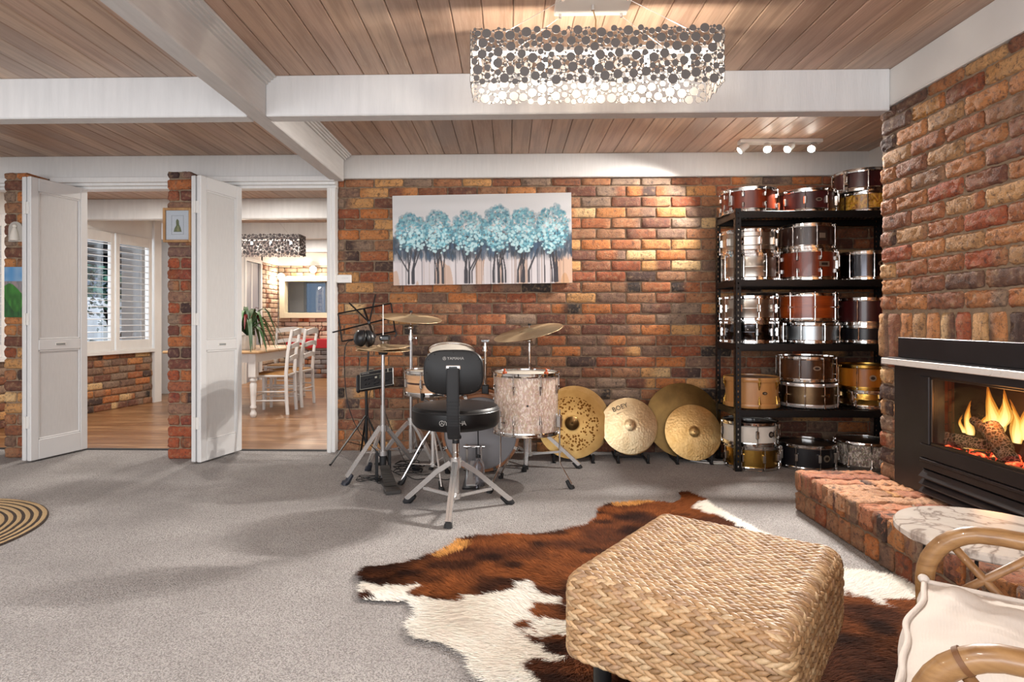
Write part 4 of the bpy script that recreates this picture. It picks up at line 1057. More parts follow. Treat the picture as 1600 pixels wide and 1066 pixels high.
# ---- floor tom
FT = (.105, 3.965); FR = .208; FZ = .335; FH = .395
ft = drum('floor_tom', 'large champagne pearl floor tom on three bent chrome legs', (*FT, FZ), FR, FH, 'pearl_pink', lug='tear', n=8, a0=CAM-.38)
mb = MB(); xf = rotz(CAM+.02) @ frame((FR+.0015, 0, FH*.50), (0, 1, 0), (0, 0, 1), (1, 0, 0)); mb.lathe([(0, .003), (.004, .003), (.007, .0)], 16, xf); o = mb.build('air_vent', M['badge_dark'], ft)
for (fx, fy) in ((.389, 3.845), (-.125, 3.735), (.10, 4.27)):
    v = V3((fx-FT[0], fy-FT[1], 0)); d = v.normalized(); L = v.length
    e = d*(FR+.022); foot = v
    pts = [e+V3((0, 0, .16)), e+V3((0, 0, .0)), e+V3((0, 0, -.165)), e.lerp(foot, .08)+V3((0, 0, -.19)), foot+V3((0, 0, -FZ+.03))]
    mb = MB(); mb.tube(pts, .0055, seg=10); lg = mb.build('leg', M['chrome'], ft, off=(0, 0, 0))
    mb = MB(); c = d*(FR+.016); mb.box(-.014, .020, -.016, .016, .045, .125, .006, xf=frame((c.x, c.y, 0), (d.x, d.y, 0), (-d.y, d.x, 0), (0, 0, 1))); mb.cyl(tuple(c + d*.01 + V3((0, 0, .09))), tuple(c + d*.01 + V3((-d.y*.04, d.x*.04, .09))), .006, seg=8)
    mb.build('leg_bracket', M['chrome'], lg, smooth=30, off=(0, 0, 0))
    fm = foot_mb((foot.x, foot.y, 0), V3((foot.x-e.x, foot.y-e.y, -.12)), .95); fo = fm.build('rubber_foot', M['rubber'], lg, off=(0, 0, FZ))
for (a, z, nm) in ((-2.28, FH, 'orange'), (-.95, FH, 'orange')):
    mb = MB(); mb.box(FR-.012, FR+.014, -.010, .010, FH-.004, FH+.012, .003, xf=rotz(a)); mb.box(FR-.002, FR+.008, -.007, .007, FH+.012, FH+.030, .003, xf=rotz(a)); mb.build('hoop_clip', simple('orange_clip', 'b8501c', .5), ft, smooth=0, off=(0, 0, 0))
# ---- snare of the kit with its stand
sn = drum('snare_drum', 'light maple snare drum with a dark centre line, on a stand beside the throne', (-.505, 3.985, .578), .178, .160, 'maple_light', lug='box', n=8, a0=CAM-.28)
mb = MB(); mb.lathe([(.1785, .074), (.1788, .086)], 48); mb.build('inlay_line', simple('dark_inlay', '3a2018', .4), sn)
ss = thing('snare_stand', 'chrome snare stand under the light maple drum', 'stand', (-.505, 3.985, 0))
tripod(ss, (-.505, 3.985), .5, .25, (0, 0, 0), .10, .34, .011, 'chrome_soft', flat=False, feet=((-.703, 3.91), (-.425, 3.775), (-.43, 4.20)))
mb = MB(); mb.cyl((-.505, 3.985, .30), (-.505, 3.985, .52), .010, seg=14); mb.cyl((-.505, 3.985, .50), (-.505, 3.985, .54), .022, seg=14); mb.build('upper_tube', M['chrome_soft'], ss)
for k in range(3):
    a = 2.4 + 2*PI*k/3; d = V3((math.cos(a), math.sin(a), 0)); c = V3((-.505, 3.985, .52))
    mb = MB(); mb.tube([c+d*.02, c+d*.12+V3((0, 0, .02)), c+d*.195+V3((0, 0, .045)), c+d*.200+V3((0, 0, .075))], .006, seg=8); ar = mb.build('basket_arm', M['chrome_soft'], ss)
    mb = MB(); mb.tube([c+d*.197+V3((0, 0, .04)), c+d*.202+V3((0, 0, .085))], .010, seg=10); mb.build('rubber_grip', M['rubber'], ar)
mb = MB(); mb.box(-.545, -.475, 4.02, 4.09, .738, .748, .003); gl = mb.build('dampening_gel', simple('pale_green_gel', '9ab88a', .4), None, smooth=0); tag(gl, 'pale green damper pad lying on the light maple drum', 'damper pad')
# ---- hi-hat
HH = (-.838, 4.00)
ht = thing('hi_hat_stand', 'chrome hi-hat stand with a black footboard', 'stand', (*HH, 0))
mb = MB(); mb.cyl((*HH, .02), (*HH, .50), .016, seg=18); mb.cyl((*HH, .33), (*HH, .37), .026, seg=18); mb.cyl((*HH, .17), (*HH, .20), .030, seg=18); mb.cyl((*HH, .10), (*HH, .17), .022, seg=16, mi=1); mb.build('lower_tube', [M['steel_tube'], M['rubber']], ht)
mb = MB(); mb.cyl((*HH, .48), (*HH, .86), .012, seg=18); mb.cyl((*HH, .835), (*HH, .86), .028, .034, seg=18, mi=1); mb.build('upper_tube', [M['steel_tube'], M['rubber']], ht)
mb = MB(); mb.cyl((*HH, .86), (*HH, 1.165), .0035, seg=8); mb.build('pull_rod', M['white_metal'], ht)
mb = MB(); mb.cyl((*HH, .925), (*HH, .955), .018, seg=12); mb.box(HH[0]-.02, HH[0]+.05, HH[1]-.03, HH[1]+.02, .925, .965, .01); mb.box(HH[0]-.012, HH[0]-.002, HH[1]-.033, HH[1]-.028, .945, .953, .001, mi=1); mb.build('clutch', [M['plastic'], M['white_metal']], ht, smooth=30)
for fx, fy in ((-1.062, 3.895), (-.66, 4.28), (-1.0, 4.27)):
    f = V3((fx, fy, 0)); top = V3((*HH, .36)); mb = MB(); v = (f-V3((*HH, 0)))
    n = v.cross(V3((0, 0, 1))).normalized()
    for sd in (-1, 1): seg_leg(mb, top+v.normalized()*.02+n*sd*.008, f+V3((0, 0, .05))-v*.03+n*sd*.008, .005, .022)
    seg_leg(mb, V3((*HH, .19)), top.lerp(f, .45), .014, .005)
    lg = mb.build('leg', M['chrome_soft'], ht, smooth=0); foot_mb(f, f-top, 1.25).build('rubber_foot', M['rubber_blue'], lg)
d = (V3((-.708, 3.685, 0))-V3((*HH, 0))).normalized(); n = V3((d.y, -d.x, 0)); xf = frame((*HH, 0), n, d*-1, (0, 0, 1))
mb = MB(); mb.add([xf @ V3(p) for p in ((-.045, -.34, .02), (.045, -.34, .02), (.045, -.265, .03), (-.045, -.265, .03), (-.040, -.255, .032), (.040, -.255, .032), (.030, -.05, .115), (-.030, -.05, .115))], [(0, 1, 2, 3), (4, 5, 6, 7)])
mb.box(-.048, .048, -.345, -.262, .002, .026, .004, xf=xf); mb.box(-.03, .03, -.26, .02, .001, .010, .003, xf=xf)
mb.add([xf @ V3(p) for p in ((-.040, -.255, .024), (.040, -.255, .024), (.030, -.05, .105), (-.030, -.05, .105))], [(3, 2, 1, 0)])
for k in range(7): mb.box(-.034+.001*k, .034-.001*k, -.24+k*.024, -.232+k*.024, 0, .003, .001, xf=xf @ Matrix.Translation((0, 0, .038+k*.0099)))
mb.build('footboard', simple('dark_pedal_plate', '3a3836', .5), ht, smooth=0)
mb = MB()
for sx in (-.042, .042): mb.box(sx-.008, sx+.008, -.02, .02, 0, .20, .003, xf=xf)
mb.build('pedal_frame', M['rubber'], ht, smooth=0)
cymbal('bottom hi-hat cymbal, under the headphones', 'cym_played', .178, (*HH, .874), (R(183), R(4), 0), 'hi-hat cymbals', 'hi_hat_cymbal', bell=.05, rise=.012, bell_h=.018)
cymbal('top hi-hat cymbal, with headphones lying on it', 'cym_played', .178, (*HH, .880), (R(3), R(-4), 0), 'hi-hat cymbals', 'hi_hat_cymbal', bell=.05, rise=.012, bell_h=.018)
# ---- crash and ride with stands
def cym_stand(name, label, c, top, feet, low, mid, tubes=True):
    root = thing(name, label, 'stand', (*c, 0)); cx, cy = c
    tripod(root, c, 0, 0, (0, 0, 0), .07, .30, .014, 'chrome_soft', feet=feet, brace=True)
    mb = MB(); mb.cyl((cx, cy, .25), (cx, cy, mid), .012, seg=16); mb.build('lower_tube', M['steel_tube'], root)
    mb = MB(); clamp_mb(mb, (cx, cy, mid), .020); mb.build('height_clamp', M['chrome'], root, smooth=30)
    mb = MB(); mb.cyl((cx, cy, mid), (cx, cy, top-.06), .0095, seg=16); clamp_mb(mb, (cx, cy, top-.12), .014, False); mb.sphere((cx, cy, top-.06), .020, seg=14, ring=8); mb.cyl((cx-.01, cy, top-.06), (cx-.045, cy-.01, top-.065), .007, seg=8); mb.cyl((cx, cy, top-.06), (cx, cy, top+.06), .004, seg=8); mb.build('tilter', M['chrome'], root, smooth=30)
    mb = MB(); mb.cyl((cx, cy, top+.052), (cx, cy, top+.066), .012, seg=12); mb.build('felt_nut', M['rubber'], root)
    return root
cym_stand('crash_cymbal_stand', 'chrome stand of the crash cymbal near the brick wall', (-.742, 4.55), 1.068, ((-.97, 4.43), (-.55, 4.40), (-.74, 4.82)), .07, .93)
cymbal('thin bronze crash cymbal high over the hi-hat', 'cym_played', .228, (-.735, 4.525, 1.080), (R(8), R(6), 0), None, 'crash_cymbal', rise=.012, bell_h=.016)
cym_stand('ride_cymbal_stand', 'chrome stand rising behind the floor tom', (.145, 4.46), .972, ((.50, 4.375), (.115, 4.34), (-.02, 4.72)), .07, .70)
cymbal('large ride cymbal tilted over the floor tom', 'cym_played', .256, (.135, 4.43, .975), (R(9), R(-12), 0), None, 'ride_cymbal', rise=.013, bell_h=.020)
# ---- throne
TC = V3((-.302, 3.40, 0))
th = thing('drum_throne', 'black round drum throne with backrest and chrome tripod', 'stool', TC)
T4 = Matrix.Translation(TC)
mb = MB(); mb.lathe([(0, .470), (.20, .470), (.228, .478), (.242, .495), (.246, .52), (.246, .560), (.243, .575), (.232, .588), (.20, .594), (0, .598)], 64, T4); st = mb.build('seat', M['vinyl'], th)
mb = MB(); mb.lathe([(.2455, .566), (.2475, .5685), (.2455, .571)], 64, T4); mb.build('piping', M['plastic'], st)
mb = MB(); by = 3.125; bz = .795; poly = []
for i in range(48):
    a = 2*PI*i/48; ca, sa = math.cos(a), math.sin(a); e = .55
    poly.append((.155*math.copysign(abs(ca)**e, ca), .115*math.copysign(abs(sa)**.62, sa)))
xb = frame((TC.x+.012, by, bz), (1, 0, 0), (0, 0, 1), (0, -1, 0))
vs = []; fs = []
for (s_, d_) in ((.90, -.045), (1.0, -.032), (1.0, .004), (.975, .012), (.93, .015)): vs += [(x*s_, y*s_, d_) for x, y in poly]
for k in range(4):
    for i in range(48): j = (i+1) % 48; fs.append((k*48+i, k*48+j, (k+1)*48+j, (k+1)*48+i))
fs += [tuple(range(48))[::-1], tuple(192+i for i in range(48))]
mb.add(vs, fs, 0, None, xb); br_ = mb.build('backrest', M['vinyl'], th)
mb = MB()
for i in range(0, 48, 4):
    mb = MB(); mb.sphere(xb @ V3((poly[i][0]*.90, poly[i][1]*.90, .014)), .004, seg=8, ring=6); mb.build('rivet', M['plastic'], br_)
mb = MB(); mb.box(-.038, .038, -.012, .012, .014, .022, .006, xf=xb @ tr(0, .025, 0)); mb.box(-.022, .022, -.006, .006, .021, .024, .002, mi=1, xf=xb @ tr(0, .025, 0)); mb.build('bracket', [M['chrome_soft'], M['plastic']], br_, smooth=0)
mb = MB(); px = TC.x+.012
cp = [(by-.030, .818), (by-.032, .74), (by-.030, .66), (by-.022, .58), (by-.010, .52), (by+.010, .478), (by+.04, .452), (by+.08, .446)]
n = 90; rows = []
def path(t):
    f = t*(len(cp)-1); i = min(int(f), len(cp)-2); q = f-i; return V3((px, cp[i][0]*(1-q)+cp[i+1][0]*q, cp[i][1]*(1-q)+cp[i+1][1]*q))
pts = [path(i/n) for i in range(n+1)]; rad = [.033*(1 + (.05 if (i % 3 == 0 and i > 26) else 0)) for i in range(n+1)]
vs = []; fs = []
for i, p in enumerate(pts):
    t = (pts[min(i+1, n)]-pts[max(i-1, 0)]).normalized(); nn = V3((1, 0, 0)); b_ = t.cross(nn)
    for k in range(16):
        a = 2*PI*k/16; ca, sa = math.cos(a), math.sin(a)
        vs.append(p + nn*rad[i]*math.copysign(abs(ca)**.45, ca) + b_*rad[i]*.34*math.copysign(abs(sa)**.45, sa))
for i in range(n):
    for k in range(16): l = (k+1) % 16; fs.append((i*16+k, i*16+l, (i+1)*16+l, (i+1)*16+k))
fs += [tuple(range(16))[::-1], tuple(n*16+k for k in range(16))]
mb.add(vs, fs); mb.build('backrest_bar', M['rubber'], th, smooth=25)
mb = MB(); mb.cyl(TC+V3((0, 0, .24)), TC+V3((0, 0, .47)), .013, seg=18); mb.cyl(TC+V3((0, 0, .33)), TC+V3((0, 0, .375)), .021, seg=18); mb.cyl(TC+V3((0, 0, .292)), TC+V3((0, 0, .325)), .019, seg=18); mb.cyl(TC+V3((0, 0, .375)), TC+V3((0, 0, .392)), .020, seg=18, mi=1); mb.cyl(TC+V3((0, 0, .275)), TC+V3((0, 0, .292)), .021, seg=18, mi=1); mb.cyl(TC+V3((0, 0, .44)), TC+V3((0, 0, .47)), .05, seg=20, mi=1)
mb.build('post', [M['chrome'], M['rubber']], th)
tripod(th, (TC.x, TC.y), 0, .32, (R(-93), R(158), R(22)), .065, .265, .017, 'chrome_soft', s=1.15, feet=((-.315, 3.105), (-.598, 3.525), (.003, 3.518)))
def text_mb(mb, s, size, xf, ext=.0008):
    cu = D.curves.new('lettering', 'FONT'); cu.body = s; cu.size = size; cu.extrude = ext; cu.align_x = 'CENTER'; cu.align_y = 'CENTER'; cu.resolution_u = 3
    o = D.objects.new('lettering', cu); COL.objects.link(o); bpy.context.view_layer.update()
    me = D.meshes.new_from_object(o.evaluated_get(bpy.context.evaluated_depsgraph_get()))
    mb.add([tuple(v.co) for v in me.vertices], [tuple(p.vertices) for p in me.polygons], xf=xf)
    D.objects.remove(o); D.meshes.remove(me); D.curves.remove(cu); return mb
def text(s, size, xf, m, parent, name='lettering', ext=.0008, off=None):
    return text_mb(MB(), s, size, xf, ext).build(name, m, parent, smooth=0, off=off)
M['print_grey'] = simple('grey_print', '9a9792', .5)
ring = lambda mb, xf, r: [mb.lathe([(r, 0), (r, .001), (r*.82, .001), (r*.82, 0)], 24, xf), [mb.box(-.0012, .0012, 0, r*.8, 0, .001, xf=xf @ rotz(R(a))) for a in (0, 120, 240)]]
text('YAMAHA', .021, xb @ tr(.012, .072, .0155), M['print_grey'], br_, 'maker_name')
mb = MB(); ring(mb, xb @ tr(-.045, .072, .0155), .009); mb.build('maker_emblem', M['print_grey'], br_, smooth=0)
def on_seat(ang):   # point on the seat rim facing the camera
    return Matrix.Translation((TC.x, TC.y, .525)) @ rotz(ang) @ frame((.2465, 0, 0), (0, 1, 0), (0, 0, 1), (1, 0, 0))
mb = MB()
for ch_, a in zip('YAMAHA', (-.115, -.045, .03, .11, .19, .265)): text_mb(mb, ch_, .034, on_seat(CAM+a))
mb.build('maker_name', M['print_grey'], st, smooth=0)
mb = MB(); ring(mb, on_seat(CAM-.21), .015); mb.build('maker_emblem', M['print_grey'], st, smooth=0)
# ---- music stand with module and headphones
ms = thing('music_stand', 'black wire music stand beside the door jamb', 'stand', (-1.115, 4.70, 0))
def mp(a, b): return V3((-1.355+.420*a+.036*b, 4.765-.02*b+.0*a, 1.115+.080*a-.220*b))
mb = MB(); r_ = .0062
for (p, q) in (((0, 0), (1, 0)), ((0, 0), (0, 1)), ((1, 0), (1.0, 1)), ((0, 1), (.55, 1.0)), ((.55, 1), (1.0, 1)), ((-.15, .62), (1.0, .50))): mb.tube([mp(*p), mp(*q)], r_, seg=7)
mb.tube([mp(.23, -.30), mp(.55, .52)], r_, seg=7); mb.tube([mp(.74, -.42), mp(.55, .52)], r_, seg=7); mb.tube([mp(1, .95), mp(1.02, 1.08), mp(.98, 1.2)], r_, seg=7)
mb.build('desk_frame', M['black_metal'], ms)
mb = MB(); a, b = mp(.48, -.02), mp(.60, 1.1); seg_leg(mb, a+V3((0, .006, 0)), b+V3((0, .006, 0)), .032, .005); mb.cyl(mp(.55, .52)+V3((0, -.01, 0)), mp(.55, .52)+V3((0, .02, 0)), .010, seg=12); mb.build('desk_spine', M['black_metal'], ms, smooth=0)
mb = MB(); mb.cyl((-1.115, 4.70, .055), (-1.115, 4.70, .55), .0115, seg=12); mb.cyl((-1.115, 4.70, .5), (-1.105, 4.752, .92), .008, seg=12); mb.cyl((-1.115, 4.70, .52), (-1.115, 4.70, .56), .016, seg=12); mb.build('pole', M['black_metal'], ms)
for (fx, fy) in ((-1.31, 4.40), (-.90, 4.50), (-1.20, 4.87)):
    f = V3((fx, fy, .004)); top = V3((-1.115, 4.70, .33)); mb = MB(); seg_leg(mb, top, f, .014, .006); seg_leg(mb, V3((-1.115, 4.70, .08)), top.lerp(f, .55), .010, .005); mb.cyl(f, f+V3((0, 0, .012)), .008, seg=8); mb.build('leg', M['black_metal'], ms, smooth=0)
md = thing('drum_module', 'black drum module with knobs, clamped to the music stand pole', 'drum module', (-.975, 4.50, .625))
xm = frame((-.992, 4.50, .628), V3((.975, .03, .165)).normalized(), V3((-.10, .42, .88)).normalized(), V3((.085, -.9, .42)).normalized())
W_, H_ = .256, .142
mb = MB(); mb.box(-W_/2, W_/2, -H_/2, H_/2, -.045, .0, .006, xf=xm); mb.box(-W_/2-.028, -W_/2+.002, -H_/2-.004, H_/2-.008, -.05, -.012, .008, xf=xm); mb.build('body', M['plastic'], md, smooth=0)
mb = MB()
for (a, b, c, d_) in ((-W_/2+.004, W_/2-.004, H_/2-.006, H_/2-.004), (-W_/2+.004, W_/2-.004, -H_/2+.004, -H_/2+.006), (-W_/2+.004, -W_/2+.006, -H_/2+.004, H_/2-.004), (-W_/2+.004, W_/2-.004, H_/2-.034, H_/2-.0325)): mb.box(a, b, c, d_, 0, .0008, xf=xm)
mb.box(W_/2-.045, W_/2-.037, H_/2-.032, H_/2-.006, 0, .003, xf=xm); mb.box(-.012, .004, .004, .018, 0, .002, xf=xm)
mb.build('panel_lines', simple('panel_print', 'a6a294', .5), md, smooth=0)
for (x, y) in ((-.085, .008), (-.062, .008), (-.045, .010), (-.085, -.030), (-.062, -.030), (-.014, -.012), (.008, -.032), (-.014, -.036), (.05, -.028), (.068, -.026), (.086, -.022)):
    mb = MB(); mb.lathe([(.0075, 0), (.0065, .011), (0, .011)], 14, xm @ tr(x, y, 0)); mb.build('knob', M['rubber'], md)
mb = MB(); mb.box(.02, .062, -.004, .026, 0, .0012, .0, xf=xm); mb.build('display', simple('lcd', '4a4c44', .3), md, smooth=0)
text('YAMAHA', .015, xm @ tr(-.085, H_/2-.016, .001), M['print_grey'], md, 'maker_name')
mb = MB(); mb.box(-.02, .02, -.02, .05, -.10, -.045, .006, xf=xm @ tr(-.045, .05, 0)); mb.cyl((-1.06, 4.54, .585), (-1.112, 4.69, .585), .012, seg=10); mb.build('clamp', M['rubber'], md, smooth=0)
hp = thing('headphones', 'black headphones lying on the hi-hat cymbals', 'headphones', (-.95, 3.99, .90))
for (c, n_) in (((-.985, 3.955, .948), (-.80, -.55, .20)), ((-.925, 3.985, .945), (.80, .45, .2))):
    mb = MB(); q = along(c, n_); mb.lathe([(0, .030), (.030, .028), (.048, .016), (.055, 0), (.055, -.010)], 28, q); ec = mb.build('ear_cup', M['plastic'], hp)
    mb = MB(); mb.lathe([(.054, -.008), (.058, -.018), (.054, -.030), (.03, -.032), (0, -.02)], 28, q); mb.build('ear_pad', M['vinyl'], ec)
mb = MB(); pts = []
for i in range(15): a = PI*i/14; pts.append(V3((-.955, 3.99, .95)) + V3((-.055*math.cos(a), .03*math.cos(a)*-1 + .10*math.sin(a), .03*math.sin(a))))
mb.tube(pts, .010, seg=8, flat=.4); mb.build('headband', M['plastic'], hp)
# ---- cables
def cable(label, pts, r=.003, m='rubber', group=None, name='cable'):
    P_ = [V3(p) for p in pts]; out = []
    for i in range(len(P_)-1):
        p0, p1, p2, p3 = P_[max(i-1, 0)], P_[i], P_[i+1], P_[min(i+2, len(P_)-1)]
        for k in range(8):
            t = k/8; out.append(.5*((2*p1)+(p2-p0)*t+(2*p0-5*p1+4*p2-p3)*t*t+(3*p1-p0-3*p2+p3)*t**3))
    out.append(P_[-1]); mb = MB(); mb.tube(out, r, seg=6); o = mb.build(name, M[m], None, smooth=180); tag(o, label, 'cable', group); return o
mb_c = cable('black cable hanging from the headphones to the carpet', [(-1.03, 3.96, .93), (-1.08, 3.98, .90), (-1.09, 3.98, .75), (-1.07, 4.0, .5), (-1.0, 4.05, .3), (-.90, 4.14, .15), (-.86, 4.2, .02)], .0028)
cable('black cable dropping from the drum module along the pole', [(-1.03, 4.52, .555), (-1.05, 4.52, .5), (-1.03, 4.40, .35), (-.97, 4.30, .18), (-.85, 4.18, .05), (-.74, 4.12, .006)], .0028)
cable('thin black cable looping from the module to the pedal', [(-.97, 4.50, .555), (-.94, 4.45, .45), (-.84, 4.28, .3), (-.76, 4.18, .16), (-.68, 4.12, .05), (-.60, 4.14, .006), (-.52, 4.2, .006)], .0028)
cable('black cable running up to the snare drum', [(-.50, 4.25, .54), (-.50, 4.27, .42), (-.56, 4.30, .28), (-.64, 4.26, .12), (-.70, 4.16, .02)], .003)
q = random.Random(3); pts = []
for i in range(34): a = i*.78; r_ = .055+.018*math.sin(i*1.9); pts.append((-.925+r_*math.cos(a)*1.25, 3.985+r_*math.sin(a)*.8, .006+.0009*i+.004*math.sin(i*2.3)))
pts += [(-.86, 3.93, .006), (-.80, 3.935, .006), (-.77, 3.96, .006), (-.80, 3.985, .006)]
cable('small coil of thin black cable on the carpet by the pedal', pts, .0024)
pts = []
for i in range(44): a = i*.7; r_ = .085+.025*math.sin(i*1.7); pts.append((-.70+r_*math.cos(a), 4.20+r_*math.sin(a)*.9, .006+.0016*i+.012*math.sin(i*1.3)**2))
cable('tangled heap of black cable behind the hi-hat pedal', pts, .0032)
cable('black cable trailing over the carpet under the snare stand', [(-.70, 4.12, .006), (-.62, 4.02, .006), (-.52, 4.07, .006), (-.42, 4.02, .006), (-.36, 4.12, .006), (-.40, 4.24, .006)], .003)
cable('white cable on the carpet beside the shelf post', [(1.40, 4.70, .005), (1.47, 4.62, .005), (1.56, 4.58, .005), (1.70, 4.60, .005)], .004, 'white_metal')
cable('second white cable on the carpet near the cymbals', [(1.36, 4.62, .005), (1.46, 4.55, .005), (1.56, 4.53, .005), (1.68, 4.56, .005)], .004, 'white_metal')
# ---- cymbals leaning by the wall in small floor stands
GC = 'cymbals leaning at the brick wall'
def lean(label, mat, r, c, tilt, yaw=0, name='cymbal', **kw): return cymbal(label, mat, r, c, (R(90-tilt), 0, R(yaw)), GC, name, **kw)
lean('large gold cymbal behind the spotted one', 'cym_gold', .272, (.505, 4.715, .285), 15, 2)
lean('large gold cymbal with dark spots and a brown bell', 'cym_spot', .262, (.470, 4.640, .275), 15, 0, bell=.052, bell_h=.026)
lean('small pale cymbal peeping out below the hammered one', 'cym_gold', .205, (.925, 4.715, .232), 16, 3)
c3 = lean('pale hammered cymbal with black script near its edge', 'cym_pale', .212, (.905, 4.640, .262), 16, 0, bell=.045, bell_h=.012)
lean('big dark bronze cymbal behind the small golden one', 'cym_dark', .285, (1.335, 4.72, .295), 15, -2)
lean('small golden cymbal in front of the big dark bronze one', 'cym_gold', .208, (1.375, 4.60, .222), 17, -3, bell=.04, bell_h=.018)
cp_ = Matrix.Translation(c3.location) @ c3.rotation_euler.to_matrix().to_4x4()
m_ink = simple('black_ink', '121010', .5)
text('BOEY', .050, tr(-.065, .135, .0165) @ rotz(R(20)) @ rotx(R(-10)), m_ink, c3, 'script_mark', .0005, off=(0, 0, 0))
mb = MB(); mb.box(-.045, .045, -.0005, .0005, -.002, .002); o = mb.build('script_underline', m_ink, c3, smooth=0, off=(0, 0, 0)); o.matrix_local = tr(-.052, .100, .020) @ rotz(R(20)) @ rotx(R(-80))
def cym_rack(label, x, y, w=.13):
    root = thing('cymbal_floor_stand', label, 'stand', (x, y, 0))
    for sx in (-1, 1):
        mb = MB(); X = x+sx*w
        mb.tube([(X, y-.13, .062), (X, y-.128, .022), (X, y-.10, .014), (X, y+.06, .014), (X, y+.14, .03)], .009, seg=8); mb.cyl((X, y-.135, .0), (X, y-.095, .016), .013, seg=8); mb.cyl((X, y-.13, .058), (X, y-.13, .068), .008, seg=8)
        mb.tube([(X, y+.06, .014), (x+sx*.03, y+.13, .30)], .007, seg=8)
        mb.build('leg', M['rubber'], root)
    mb = MB(); mb.cyl((x-w, y+.02, .016), (x+w, y+.02, .016), .006, seg=8); mb.build('crossbar', M['rubber'], root)
    return root
cym_rack('black floor stand under the spotted cymbal', .475, 4.66, .145); cym_rack('black floor stand under the pale hammered cymbal', .915, 4.66, .11); cym_rack('black floor stand under the golden and dark bronze cymbals', 1.36, 4.64, .125)
# ================================================================== FOREGROUND
def inside(poly, X, Y):
    res = np.zeros(X.shape, bool); n = len(poly)
    for i in range(n):
        x0, y0 = poly[i]; x1, y1 = poly[(i+1) % n]
        c = (y0 > Y) != (y1 > Y)
        with np.errstate(divide='ignore', invalid='ignore'): xi = (x1-x0)*(Y-y0)/(y1-y0+1e-12)+x0
        res ^= c & (X < xi)
    return res
def vnoise(X, Y, s, seed):
    r = np.random.default_rng(seed); g = r.random((64, 64))
    x = X*s + 31.7; y = Y*s + 17.3; xi = np.floor(x).astype(int); yi = np.floor(y).astype(int); fx = x-xi; fy = y-yi
    fx = fx*fx*(3-2*fx); fy = fy*fy*(3-2*fy)
    G = lambda a, b: g[a % 64, b % 64]
    return (G(xi, yi)*(1-fx)+G(xi+1, yi)*fx)*(1-fy)+(G(xi, yi+1)*(1-fx)+G(xi+1, yi+1)*fx)*fy
def mesh_np(name, V, F, C, mats, parent=None, smooth=True):
    me = D.meshes.new(name); nv = len(V); nf = len(F); k = F.shape[1]
    me.vertices.add(nv); me.vertices.foreach_set('co', V.astype(np.float32).ravel())
    me.loops.add(nf*k); me.loops.foreach_set('vertex_index', F.astype(np.int32).ravel())
    me.polygons.add(nf); me.polygons.foreach_set('loop_start', np.arange(0, nf*k, k, dtype=np.int32)); me.polygons.foreach_set('loop_total', np.full(nf, k, dtype=np.int32))
    me.polygons.foreach_set('use_smooth', np.full(nf, smooth))
    if C is not None:
        at = me.color_attributes.new('Col', 'FLOAT_COLOR', 'POINT'); c = np.ones((nv, 4), np.float32); c[:, :3] = C; at.data.foreach_set('color', c.ravel())
    me.materials.append(mats); me.update(); me.validate()
    o = D.objects.new(name, me); COL.objects.link(o)
    if parent is not None: o.parent = parent; OFF[o.name] = OFF.get(parent.name, (0, 0, 0))
    return o
# ---- cowhide: thin hide plus a coat of hair
HIDE = [(-.615, 2.50), (-.60, 2.575), (-.536, 2.58), (-.399, 2.666), (-.296, 2.80), (-.24, 2.90), (-.15, 2.94), (-.021, 2.985), (.167, 2.982), (.265, 3.029), (.404, 3.126), (.47, 3.22), (.491, 3.388), (.56, 3.47), (.66, 3.51), (.792, 3.549), (.93, 3.54), (.984, 3.579), (1.03, 3.73), (1.09, 3.74), (1.11, 3.64), (1.15, 3.58), (1.145, 3.45), (1.19, 3.25), (1.237, 3.102), (1.30, 2.80), (1.402, 2.60), (1.50, 2.555), (1.585, 2.51), (1.57, 2.40), (1.50, 2.28), (1.44, 2.12), (1.34, 1.90), (1.28, 1.68), (1.22, 1.45), (1.05, 1.25), (.75, 1.10), (.40, 1.15), (.15, 1.40), (-.03, 1.68), (-.088, 1.786), (-.125, 1.905), (-.20, 1.985), (-.301, 2.010), (-.335, 2.078), (-.344, 2.191), (-.374, 2.264), (-.47, 2.265), (-.545, 2.285), (-.575, 2.38)]
WHITE = [[(-.66, 2.425), (-.568, 2.423), (-.496, 2.395), (-.396, 2.40), (-.345, 2.405), (-.375, 2.330), (-.36, 2.305), (-.252, 2.262), (-.159, 2.28), (-.169, 2.333), (-.089, 2.308), (.028, 2.355), (.024, 2.44), (.099, 2.459), (.131, 2.35), (.209, 2.265), (.30, 2.22), (.30, 2.02), (.225, 2.05), (.05, 2.026), (.168, 1.914), (.06, 1.86), (.13, 1.75), (.16, 1.45), (-.2, 1.4), (-.6, 1.9)],
         [(1.335, 2.66), (1.70, 2.62), (1.65, 2.40), (1.46, 2.31), (1.40, 2.34), (1.362, 2.27), (1.342, 2.364), (1.22, 2.38)],
         [(1.02, 3.42), (1.075, 3.53), (1.16, 3.60), (1.35, 3.1), (1.36, 2.75), (1.20, 2.85), (1.127, 3.245)]]
BROWN = [[(.075, 2.205), (.105, 2.275), (.20, 2.262), (.30, 2.22), (.30, 2.125), (.142, 2.135)], [(.005, 2.082), (.05, 2.125), (.092, 2.138), (.09, 2.068), (.045, 2.035)], [(-.60, 2.32), (-.56, 2.335), (-.505, 2.30), (-.51, 2.27), (-.60, 2.26)]]
TAN = [[(-.33, 2.70), (-.26, 2.88), (-.16, 2.86), (-.20, 2.76), (-.27, 2.69)], [(.55, 3.52), (.80, 3.58), (.80, 3.50), (.62, 3.42)]]
BX_, BY_, S_ = .35, 2.45, .5
